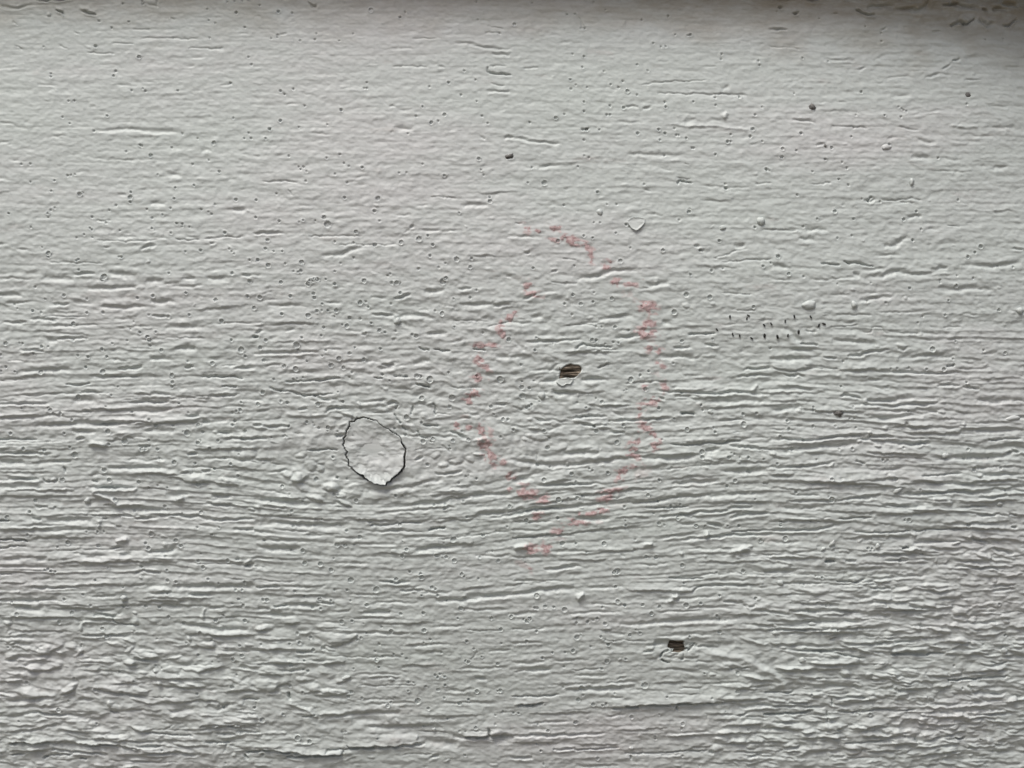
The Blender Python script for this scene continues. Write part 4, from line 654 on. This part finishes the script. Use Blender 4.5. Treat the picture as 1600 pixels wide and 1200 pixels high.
# pink marks: centre, half width, half height (u), slant (degrees), strength
PINKS = [(824, 360, 9, 4.5, 5, .8), (841, 364, 5, 3, 20, .7), (864, 360, 11, 3.2, -5, .7), (865, 378, 8, 4.5, 10, .8), (891, 379, 13, 6, 20, 1), (915, 388, 10, 4.2, 42, .9), (922, 402, 5, 11, -10, .6),
    (944, 419, 6.5, 4.5, -20, .9), (951, 413, 5, 2.5, -30, .5), (960, 442, 7, 5.5, 10, 1), (983, 446, 9, 3.6, 0, .8), (984, 464, 11, 6, 20, .35), (1010, 480, 11, 6.5, 10, 1), (1012, 507, 10, 5, -10, .7),
    (1001, 521, 7.5, 7, 0, 1), (1016, 520, 7, 4, 0, .8), (1014, 534, 6, 4, 0, .4), (1014, 544, 5.5, 4.5, 0, .8), (1025, 550, 7, 5, 30, .7), (1024, 565, 4.5, 7, -20, .6), (1032, 572, 5, 3.5, 20, .6),
    (1025, 584, 7, 4, 0, .35), (825, 449, 5.5, 5.5, 0, 1), (831, 460, 11, 5, 10, .7), (804, 490, 6.5, 6.5, -30, .8), (797, 497, 7, 5.5, -30, .8), (784, 507, 4.8, 7, 0, .8), (784, 522, 5, 7, 0, .9),
    (750, 542, 9, 3.6, 0, .9), (765, 540, 13, 3, -3, .7), (776, 539, 7, 3.4, 0, .8), (752, 564, 8.5, 8.5, 0, .8), (760, 576, 5, 5, 0, .7), (750, 589, 9, 7.5, 0, .8), (741, 614, 10.5, 7.5, -20, .8),
    (732, 626, 8, 6.5, 0, .8), (725, 651, 5, 3, 0, .35), (714, 662, 7, 6, 20, 1), (732, 667, 6.5, 6, 0, 1), (749, 671, 11, 7, 15, .85), (759, 695, 8.5, 7.5, 0, .8), (770, 714, 12, 8.5, 30, .95),
    (785, 722, 6, 4.6, 30, .7), (797, 745, 5.5, 6.5, 20, .9), (795, 764, 5, 5, 0, .8), (805, 748, 7, 5.5, 20, .9), (822, 769, 14, 7, 15, .95), (847, 779, 7.5, 7, 10, 1), (839, 806, 7, 4.5, 0, .8),
    (831, 859, 7.5, 6.5, 0, 1), (854, 855, 7, 7, 20, .7), (815, 882, 10, 5, 10, .4), (829, 891, 4, 4, 0, .5), (1006, 606, 5, 4.5, 0, .7), (1035, 606, 6.5, 6, 0, .7), (1019, 625, 9, 6, -15, .8),
    (1004, 630, 7.5, 3, -10, .6), (997, 647, 5, 9.5, 10, .7), (1010, 665, 9, 6.5, 20, 1), (1019, 677, 6, 6, 0, .8), (986, 691, 5, 4.5, 0, 1), (997, 689, 3.5, 3.8, 0, .9), (1022, 694, 7, 6, 20, 1),
    (990, 702, 9, 4.6, 0, .8), (987, 711, 10, 4.8, 0, 1), (980, 732, 14, 4.6, -15, .6), (966, 744, 5.6, 5, 0, .9), (1000, 735, 12, 7, 0, .3), (955, 766, 15, 3.6, -8, .5), (945, 777, 9, 5.4, -20, .8),
    (940, 797, 8, 4.5, -20, .8), (920, 801, 17, 3, -5, .7), (897, 815, 13, 4.5, 5, .85), (936, 814, 7, 3, 0, .35), (872, 830, 9, 4, -5, .8), (870, 842, 8, 2.2, 0, .35), (812, 352, 5, 2, -10, .4)]
n_pk = gnoise(1.6, 1.3, 43); n_str = gnoise(3.2, 1.5, 41); n_blob = gnoise(4.2, 3.0, 42)
PINK = np.zeros_like(H)
pink_boxes = []
for (x, y, rx, ry, ro, s) in PINKS:
    rx, ry = rx * 1.04 + 0.3, ry * 1.04 + 0.3
    pad = max(rx, ry) * 1.7 + 3
    sl = box(x - pad, x + pad, y - pad, y + pad)
    c, sn = math.cos(math.radians(ro)), math.sin(math.radians(ro))
    Xl = gx[:, sl[1]] - x; Yl = gy[sl[0]] - y
    r = np.hypot((Xl * c + Yl * sn) / rx, (-Xl * sn + Yl * c) / ry)
    v = 1.20 - r + 0.20 * n_blob[sl] + 0.28 * n_str[sl] + 0.28 * n_pk[sl] + 0.26 * np.clip(base[sl] + F[sl], -2, 2)
    PINK[sl] = np.maximum(PINK[sl], np.clip(v * 2.2, 0, 1) * s)
    pink_boxes.append((x, y, rx, ry, c, sn, s))
PG = sample(PINK, GX, GY)
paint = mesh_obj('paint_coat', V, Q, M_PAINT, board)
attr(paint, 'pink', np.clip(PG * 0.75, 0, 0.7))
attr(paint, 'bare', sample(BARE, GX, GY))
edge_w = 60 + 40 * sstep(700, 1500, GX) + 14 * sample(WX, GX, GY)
attr(paint, 'top_tint', np.clip((1 - GY / np.maximum(edge_w, 6)), 0, 1) * (0.50 + 0.45 * sstep(600, 1400, GX)))  # brown tint fading down from the top edge, stronger to the right

# the chalky deposit itself: thin crusts lying on the paint film where the mark is dense
def idx_range(arr, a, b):
    return max(int(np.searchsorted(arr, a)), 1), min(int(np.searchsorted(arr, b)), len(arr) - 2)
VW = V.reshape(ny, nx, 3)
for (x, y, rx, ry, c, sn, s) in pink_boxes:
    if s < 0.5:
        continue
    pad = max(rx, ry) * 1.25 + 1
    j0, j1 = idx_range(gxs, x - pad, x + pad)
    i0, i1 = idx_range(gys, y - pad, y + pad)
    Xl = GX[i0:i1, j0:j1] - x; Yl = GY[i0:i1, j0:j1] - y
    r = np.hypot((Xl * c + Yl * sn) / rx, (-Xl * sn + Yl * c) / ry)
    keep = (PG[i0:i1, j0:j1] > 0.45) & (r < 1.2)
    kq = keep[:-1, :-1] & keep[1:, 1:] & keep[1:, :-1] & keep[:-1, 1:]
    if kq.sum() < 4:
        continue
    hh = HG[i0:i1, j0:j1] + 0.16 + 0.35 * s * np.clip(sample(n_pk, GX[i0:i1, j0:j1], GY[i0:i1, j0:j1]), -0.3, 2.0) + 0.6 * s * np.clip(sample(n_blob, GX[i0:i1, j0:j1], GY[i0:i1, j0:j1]) + 0.3, 0, 1.6) * np.clip(1.1 - r, 0, 1)
    vv = to_world(GX[i0:i1, j0:j1], GY[i0:i1, j0:j1], hh).reshape(-1, 3)
    li = np.arange(vv.shape[0]).reshape(hh.shape)
    q = np.stack([li[:-1, :-1], li[1:, :-1], li[1:, 1:], li[:-1, 1:]], -1)[kq]
    used = np.unique(q)
    re = np.full(vv.shape[0], -1); re[used] = np.arange(len(used))
    mesh_obj('pink_smear', vv[used], re[q].astype(np.int32), M_PINK, board)

# plank body behind the paint
def slab(name, x0, x1, y0, y1, d0, d1, mat, parent, tilt=0.0):
    """a bevelled plank; y = u down the wall, d = u out of the wall; tilt lowers the right end"""
    b = 8.0
    prof = [(y0, d0), (y0, d1), (y1 - b, d1), (y1 - b * 0.3, d1 - b * 0.3), (y1, d1 - b), (y1, d0)]
    xs = np.linspace(x0, x1, 9)
    vs = [[(x - CX) * S, -d * S, ZC - (y + tilt * (x - CX) - CY) * S] for x in xs for (y, d) in prof]
    n = len(prof)
    fs = [[i * n + k, (i + 1) * n + k, (i + 1) * n + (k + 1) % n, i * n + (k + 1) % n] for i in range(len(xs) - 1) for k in range(n)]
    fs += [list(range(n))[::-1], [(len(xs) - 1) * n + k for k in range(n)]]
    return mesh_obj(name, vs, fs, mat, parent, smooth=False)
slab('wood_core', -2400, 4000, -229, 1419, -220, -150, M_RAW, board)

# ------------------------------------------------------------------ the loose disc of paint over the knot
def plate(name, outline, height_of, thick, mat, rings=34, segs=240, shrink=1.0, chip=0.45, seed=3, parent=None):
    """a thin plate of paint following an outline, with its own top, broken edge and underside"""
    r_ = np.random.default_rng(seed)
    P = np.array(outline, np.float32)
    c = P.mean(0)
    d = np.hypot(*(np.roll(P, -1, 0) - P).T); cum = np.concatenate([[0], np.cumsum(d)])
    t = np.linspace(0, cum[-1], segs, endpoint=False)
    PX = np.interp(t, cum, np.append(P[:, 0], P[0, 0])); PY = np.interp(t, cum, np.append(P[:, 1], P[0, 1]))
    j = r_.normal(0, chip, segs); j = 0.5 * j + 0.25 * np.roll(j, 1) + 0.25 * np.roll(j, -1) + np.interp(np.arange(segs), np.arange(0, segs + 5, 5), r_.normal(0, chip * 0.9, len(np.arange(0, segs + 5, 5))))
    rad = np.hypot(PX - c[0], PY - c[1])
    if callable(shrink):
        shrink = shrink(np.arctan2(PY - c[1], PX - c[0]))
    f = (rad - shrink + j) / rad
    ex, ey = c[0] + (PX - c[0]) * f, c[1] + (PY - c[1]) * f
    k = np.linspace(0, 1, rings) ** 0.8
    Xr = c[0] + (ex - c[0])[None] * k[1:, None]; Yr = c[1] + (ey - c[1])[None] * k[1:, None]
    R = np.broadcast_to(k[1:, None], Xr.shape)
    Ht = height_of(Xr, Yr, R)
    hc = height_of(np.array([[c[0]]]), np.array([[c[1]]]), np.zeros((1, 1)))
    top = np.concatenate([to_world(np.array([c[0]]), np.array([c[1]]), hc[0]), to_world(Xr, Yr, Ht).reshape(-1, 3)])
    under = to_world(Xr[-1], Yr[-1], Ht[-1] - thick)
    mid = to_world(c[0] + (Xr[-1] - c[0]) * 1.006, c[1] + (Yr[-1] - c[1]) * 1.006, Ht[-1] - thick * 0.35)
    inner = to_world(Xr[rings // 2 - 1], Yr[rings // 2 - 1], Ht[rings // 2 - 1] - thick)
    vs = np.concatenate([top, mid, under, inner])
    n = segs; a = np.arange(n); b = (a + 1) % n
    tri = [[0, 1 + x, 1 + y] for x, y in zip(b, a)]
    fs = [list(q) for q in tri]
    nr = rings - 1
    rows = [1 + i * n for i in range(nr)] + [1 + nr * n, 1 + (nr + 1) * n, 1 + (nr + 2) * n]
    for s0, s1 in zip(rows[:-1], rows[1:]):
        fs += np.stack([s0 + a, s0 + b, s1 + b, s1 + a], -1).tolist()
    fs.append((rows[-1] + a).tolist())
    return mesh_obj(name, vs, fs, mat, parent)

n_fl = gnoise(10, 6, 51); n_fl2 = gnoise(3.5, 2.5, 52)
def flake_height(x, y, r):
    t = (y - 705) / 52.0
    u = (x - 587) / 50.0
    lift = 0.2 + 0.9 * np.clip(t, -1, 1) + 3.2 * np.clip(t, 0, 1.1) ** 1.6 + 0.6 * u * np.clip(t, 0, 1)
    curl = 2.6 * np.clip(r - 0.78, 0, 1) * (np.clip(t, -0.1, 1) * 5)
    curl = curl + 0.9 * np.clip(r - 0.82, 0, 1) / 0.18
    dish = -2.2 * np.exp(-((x - 590) / 26.0) ** 2 - ((y - 698) / 16.0) ** 2)
    return lift + curl + dish + 0.55 * sample(n_fl, x, y) + 0.42 * sample(n_fl2, x, y) + 0.3 * sample(fine, x, y) + 0.6 * sample(F, x, y)
def gap(a):
    g_ = np.interp(np.degrees(a) % 360, [0, 40, 75, 95, 112, 125, 150, 180, 215, 250, 275, 300, 315, 335, 345, 360],
                   [2.6, 2.2, 1.0, 0.6, 4.2, 2.2, 2.4, 2.8, 2.2, 1.8, 0.8, 0.35, 1.5, 0.4, 2.4, 2.6])
    return g_
fl = plate('paint_flake', FLAKE, flake_height, 1.6, M_PLAIN, shrink=gap, chip=0.35, parent=board)
fl['label'] = 'round loose disc of paint over a knot, ringed by a black crack'

SCALE_A = [(977.5, 348), (986, 342.5), (996, 342.5), (1006, 345), (1005, 352), (998, 360), (991, 364.5), (985, 361.5), (981, 357), (978, 351)]
def scale_height(x, y, r):
    t = (y - 353) / 11.0
    return sample(H, x, y) * 0.3 + 0.9 + 1.6 * np.clip(t, -0.4, 1) + 1.1 * np.clip(r - 0.75, 0, 1) * 4
sc1 = plate('paint_flake', SCALE_A, scale_height, 1.2, M_PLAIN, rings=10, segs=60, shrink=0.3, chip=0.3, seed=5, parent=board)
sc1['label'] = 'small curled scale of paint with its lower edge lifted'

FLAP_B = [(867, 595), (873, 591.5), (881, 592.5), (887, 590.5), (892, 592), (895.5, 592.5), (892, 598.5), (889.5, 600), (885, 599.5), (881, 602), (877, 603), (872, 600.5)]
def flap_height(x, y, r):
    return sample(H_BEFORE, x, y) * 0.4 + 1.6 + 0.12 * (y - 595) + 0.6 * np.clip(r - 0.7, 0, 1) * 3
plate('paint_flake', FLAP_B, flap_height, 1.0, M_PLAIN, rings=9, segs=60, shrink=0.2, chip=0.35, seed=8, parent=board)

FLAP_C = [(1038, 1022), (1043, 1019.5), (1050, 1022.5), (1058, 1024), (1066, 1024), (1071, 1022.5), (1070, 1028), (1067, 1033), (1060, 1034), (1052, 1036), (1047.5, 1040), (1041, 1036.5), (1035.5, 1032)]
def flapc_height(x, y, r):
    return sample(H_BEFORE, x, y) * 0.5 + 0.7 + 0.05 * (1030 - y) + 0.5 * np.clip(r - 0.7, 0, 1) * 3
plate('paint_flake', FLAP_C, flapc_height, 1.0, M_PLAIN, rings=9, segs=60, shrink=0.2, chip=0.35, seed=9, parent=board)
CHIP_D = [(1051, 1016.5), (1055, 1017.2), (1053.8, 1019), (1053.2, 1021.5), (1051.2, 1021.2)]
plate('paint_flake', CHIP_D, lambda x, y, r: 0 * x - 1.5, 1.0, M_PLAIN, rings=4, segs=24, shrink=0.0, chip=0.2, seed=10, parent=board)
SLIVER = [(1071.5, 1020), (1076, 1016.5), (1081.5, 1009.5), (1086, 1007.5), (1084, 1012), (1079, 1017), (1074, 1021.5)]
plate('paint_flake', SLIVER, lambda x, y, r: sample(H_BEFORE, x, y) * 0.3 + 1.4 + 0 * x, 1.0, M_PLAIN, rings=5, segs=40, shrink=0.0, chip=0.2, seed=11, parent=board)

# ------------------------------------------------------------------ bare weathered wood where the paint is gone
n_fib = gnoise(9, 0.85, 61)
def wood_patch(poly, floor, amp, seed, label):
    P = np.array(poly)
    xs = np.arange(P[:, 0].min() - 1, P[:, 0].max() + 1.01, 0.8); ys = np.arange(P[:, 1].min() - 1, P[:, 1].max() + 1.01, 0.5)
    Xg, Yg = np.meshgrid(xs, ys)
    fib = sample(n_fib, Xg * 0.8 + seed * 13.0, Yg * 1.0 + seed * 7.0)
    hh = floor + amp * fib - 0.09 * (Yg - Yg.mean()) * -1
    vv = to_world(Xg, Yg, hh).reshape(-1, 3)
    li = np.arange(vv.shape[0]).reshape(Xg.shape)
    q = np.stack([li[:-1, :-1], li[1:, :-1], li[1:, 1:], li[:-1, 1:]], -1).reshape(-1, 4).astype(np.int32)
    o = mesh_obj('bare_wood', vv, q, M_WOOD, board)
    o['label'] = label
wood_patch(PATCH_A, -2.6, 1.5, 1, 'small patch of bare brown wood fibres inside the pink ring')
wood_patch(PATCH_B, -4.4, 1.1, 5, 'dark squarish hole in the paint showing brown wood')

# ------------------------------------------------------------------ popped bubbles in the paint: rim and bowl of the 300 largest
BUBBLES.sort(reverse=True)
A20 = np.linspace(0, 2 * math.pi, 18, endpoint=False)
for R_, x, y in BUBBLES[:300]:
    R_ = R_ + 0.25
    D_ = min(0.34 * R_ + 0.45, 1.9)
    prof = [(R_ + 1.7, -0.7), (R_ + 0.75, 0.5), (R_ + 0.15, 0.85), (R_ - 0.35, 0.25), (R_ - 0.85, -D_), (0.45 * R_, -D_ * 1.05)]
    if R_ > 3.2:
        prof.append((0.2 * R_, -D_ * 0.85))
    qs = []
    sq = random.uniform(0.9, 1.06); ph = random.uniform(0, 6.28)
    for rr, hh in prof:
        wv = rr * (1 + 0.05 * np.cos(2 * A20 + ph))
        px, py = x + wv * np.cos(A20), y + wv * np.sin(A20) * sq
        qs.append(to_world(px, py, sample(H_SKIN, px, py) * 0.8 + 0.2 * sample(H_SKIN, np.array([x]), np.array([y])) + hh))
    qs.append(to_world(np.array([x]), np.array([y]), sample(H_SKIN, np.array([x]), np.array([y])) + prof[-1][1]))
    n_ = len(A20); fs = []
    for i in range(len(prof) - 1):
        fs += [[i * n_ + k, (i + 1) * n_ + k, (i + 1) * n_ + (k + 1) % n_, i * n_ + (k + 1) % n_] for k in range(n_)]
    l0 = (len(prof) - 1) * n_
    fs += [[l0 + k, len(prof) * n_, l0 + (k + 1) % n_] for k in range(n_)]
    mesh_obj('popped_bubble', np.concatenate(qs), [f[::-1] for f in fs], M_PLAIN, board)

# ------------------------------------------------------------------ drips and grains under the paint: each a lump of its own
LUMPS = [(1258, 478, 12, 6.6, -14, 5), (1328.5, 477.5, 5.5, 5, 20, 4.5), (1183.5, 349, 6, 7, 0, 4.5), (1124.5, 359, 4.6, 4, 0, 3.2), (935, 335, 5, 4.6, 0, 3), (623.5, 503, 6, 5, 0, 4.5), (1380, 233, 8, 4.6, -10, 3.6),
    (1420, 286, 4, 5.5, 0, 4), (1596, 485, 6, 5, 0, 4), (140, 781, 5, 4.8, 0, 4.5), (846, 618, 6, 5.5, 0, 4), (1402, 766, 7.5, 4, -35, 4), (1569, 789, 5, 4, -20, 4), (1477, 712, 5.5, 4, -20, 3.6), (1372.5, 854, 4.5, 4, 0, 3.4),
    (1300, 849, 6.5, 3, -45, 3.8), (1286, 857.5, 4.5, 2.8, -40, 3.2), (1498.5, 851, 9, 2.4, -16, 3.4), (1587, 654, 13, 4.2, -12, 3.4), (1220, 911, 5.2, 4.4, 0, 3.6), (1258, 1035.5, 6, 4.6, 0, 4), (1385, 1046, 14, 4.6, -20, 3.6),
    (1272, 977.5, 7, 3, 0, 3), (538, 1064, 8, 3.2, -20, 3.6), (676, 1149.5, 4, 2.6, 0, 3), (990, 1180.5, 4, 2.8, 0, 2.6), (1107, 643, 5, 3.4, 10, 3), (1587.5, 1027, 5.5, 5, 0, 4), (192, 935, 5.5, 4.4, 0, 4)]
def paint_lump(x, y, rx, ry, rot, h, mat, name, parent, seed, rough=0.0):
    r_ = np.random.default_rng(seed)
    ro = math.radians(rot)
    nr, ns = 7, 20
    c, s = math.cos(ro), math.sin(ro)
    base_h = float(np.median(sample(H, x + np.linspace(-rx, rx, 7), y + np.zeros(7)))) - 0.5
    vs = []
    ph = r_.uniform(0, 6.28, 4)
    for i in range(nr):
        th = (i + 0.35) / nr * 1.75            # past the equator, so the rim is undercut
        for k in range(ns):
            a = 2 * math.pi * k / ns
            w_ = 1 + 0.10 * math.sin(2 * a + ph[0]) + 0.08 * math.sin(3 * a + ph[1]) + 0.05 * math.sin(5 * a + ph[2] + th)
            w_ *= 1 + rough * r_.normal(0, 1)
            px, py = rx * math.sin(th) * math.cos(a) * w_, ry * math.sin(th) * math.sin(a) * w_
            pz = h * math.cos(th) * (1 + 0.10 * math.sin(2 * a + ph[3]) * math.sin(th)) + 0.12 * h
            vs.append(to_world(np.float64(x + px * c - py * s), np.float64(y + px * s + py * c), np.float64(base_h + pz)))
    vs.append(to_world(np.float64(x), np.float64(y), np.float64(base_h + h * 1.1)))
    fs = []
    for i in range(nr - 1):
        for k in range(ns):
            k2 = (k + 1) % ns
            fs.append([i * ns + k, (i + 1) * ns + k, (i + 1) * ns + k2, i * ns + k2])
    top = len(vs) - 1
    fs += [[top, k, (k + 1) % ns] for k in range(ns)]
    # fix winding: outward is -Y
    vs = np.array(vs)
    n = np.cross(vs[fs[-1][1]] - vs[fs[-1][0]], vs[fs[-1][2]] - vs[fs[-1][0]])
    if n[1] > 0:
        fs = [f[::-1] for f in fs]
    return mesh_obj(name, vs, fs, mat, parent)
for i, (x, y, rx, ry, ro, h) in enumerate(LUMPS):
    paint_lump(x, y, rx, ry, ro, h, M_PLAIN, 'paint_lump', board, 100 + i)

# ------------------------------------------------------------------ small black specks stuck to the board, each one a thing
def speck_mesh(L, R, seed):
    r_ = np.random.default_rng(seed)
    ns, nr = 10, 9
    vs, fs = [], []
    for i in range(nr):
        t = -1 + 2 * i / (nr - 1)
        rr = R * (max(1 - abs(t) ** 3.2, 0.02)) ** 0.5
        for k in range(ns):
            a = 2 * math.pi * k / ns
            w_ = 1 + r_.normal(0, 0.05)
            vs.append((t * L * S, rr * math.cos(a) * w_ * S, rr * math.sin(a) * w_ * S))
    for i in range(nr - 1):
        for k in range(ns):
            k2 = (k + 1) % ns
            fs.append((i * ns + k, i * ns + k2, (i + 1) * ns + k2, (i + 1) * ns + k))
    fs.append(tuple(range(ns))[::-1]); fs.append(tuple((nr - 1) * ns + k for k in range(ns)))
    me = bpy.data.meshes.new('black_speck')
    me.from_pydata(vs, [], fs); me.update()
    me.polygons.foreach_set('use_smooth', np.ones(len(me.polygons), dtype=bool))
    me.materials.append(M_BLACK)
    return me
SPECKS = [  # x, y (in eighths from 1100, 460), slant, size, label
    (127, 447, 52, 1.0, 'leftmost tiny black speck, slanting, at the left end of the speck cluster'),
    (286, 292, 92, 1.1, 'upright black speck, topmost at the left of the cluster'),
    (515, 275, 30, 1.0, 'slanting black speck touching the top of an upright one'),
    (495, 310, 105, 1.0, 'upright black speck just under a slanting one'),
    (710, 393, 48, 1.0, 'slanting black speck, lower left one of the middle pair'),
    (798, 377, 58, 1.0, 'slanting black speck, upper right one of the middle pair'),
    (970, 345, 92, 1.0, 'upright black speck just above the curved dent in the paint'),
    (1083, 288, 78, 1.15, 'black speck left of the two beneath the big paint lump'),
    (1287, 292, 60, 1.05, 'black speck right of the two beneath the big paint lump'),
    (1390, 395, 112, 1.1, 'thin slanting black speck beside the arched one at the right end'),
    (1452, 377, 20, 1.2, 'arched black speck at the right end of the cluster'),
    (1137, 478, 90, 1.3, 'fat black speck inside the curved dent in the paint'),
    (1003, 522, 98, 1.05, 'black speck beside the lower rim of the curved dent'),
    (875, 537, 76, 1.35, 'fat black speck in the lower row, second from the right end of the row'),
    (716, 523, 90, 1.35, 'fat upright black speck in the middle of the lower row'),
    (556, 555, 35, 1.0, 'slanting black speck, lowest one of the lower row'),
    (408, 525, 90, 1.0, 'upright black speck, second in the lower row from the left'),
    (323, 508, 76, 1.1, 'upright black speck at the left start of the lower row')]
me0 = speck_mesh(2.6, 1.15, 1)
spk0 = None
for i, (x8, y8, ang, k, lab) in enumerate(SPECKS):
    x, y = 1100 + x8 / 8, 460 + y8 / 8
    if spk0 is None:
        o = bpy.data.objects.new('black_speck', me0); spk0 = o
    else:
        o = spk0.copy()
    COL.objects.link(o)
    h = float(sample(H, np.array([x]), np.array([y]))[0])
    p = to_world(np.float64(x), np.float64(y), np.float64(h + 0.8))
    o.location = Vector(p.tolist())
    o.rotation_euler = (0, math.radians(ang), 0)
    o.scale = (k, k, k * (1.2 if k > 1.25 else 1.0))
    tag(o, lab, 'speck', 'black specks stuck to the paint')

# dark crumbs of grit caught on the paint
GRIT = [(1264, 171.5, 5.2, 4.6, 60, 5.0, 'dark crumb with a pale spike above it, high at the right'),
        (1512, 148, 5.8, 4.8, 10, 4.0, 'dark round crumb of grit near the upper right corner'),
        (1306, 645.5, 7.2, 4.0, 8, 4.0, 'dark flat crumb of grit on ridged paint right of the ring'),
        (795.5, 248.5, 6.0, 4.0, -20, 4.0, 'dark wedge shaped crumb of grit above the pink ring'),
        (1284, 232.5, 3.2, 2.6, 10, 2.4, 'dark crumb at the right end of a short straight scratch'),
        (915.5, 207, 5.2, 3.6, -25, 3.4, 'dark three cornered crumb of grit high above the pink ring')]
for i, (x, y, rx, ry, ro, h, lab) in enumerate(GRIT):
    o = paint_lump(x, y, rx, ry, ro, h * 0.8, M_DEBRIS, 'grit_crumb', None, 300 + i, rough=0.20)
    c = np.array([v.co[:] for v in o.data.vertices]).mean(0)
    for v in o.data.vertices:
        v.co = (v.co[0] - c[0], v.co[1] - c[1], v.co[2] - c[2])
    o.location = c
    tag(o, lab, 'grit', 'dark crumbs of grit on the paint')

# ------------------------------------------------------------------ the board above, which laps over this one and shades its top
upper = bpy.data.objects.new('siding_board', None)
COL.objects.link(upper)
tag(upper, 'overlapping white board above, its lower edge just past the top of the picture', 'board')
slab('board_face', -2400, 4000, -1500, -116, 36, 112, M_PLAIN, upper, tilt=0.036)

# ------------------------------------------------------------------ ground
n = 24
gs = np.sign(np.linspace(-1, 1, n)) * np.abs(np.linspace(-1, 1, n)) ** 3 * 600
gv = [(x, y, 0.0) for y in gs for x in gs]
gf = [(j * n + i, j * n + i + 1, (j + 1) * n + i + 1, (j + 1) * n + i) for j in range(n - 1) for i in range(n - 1)]
tag(mesh_obj('ground', gv, gf, M_GROUND, None, smooth=False), kind='structure')
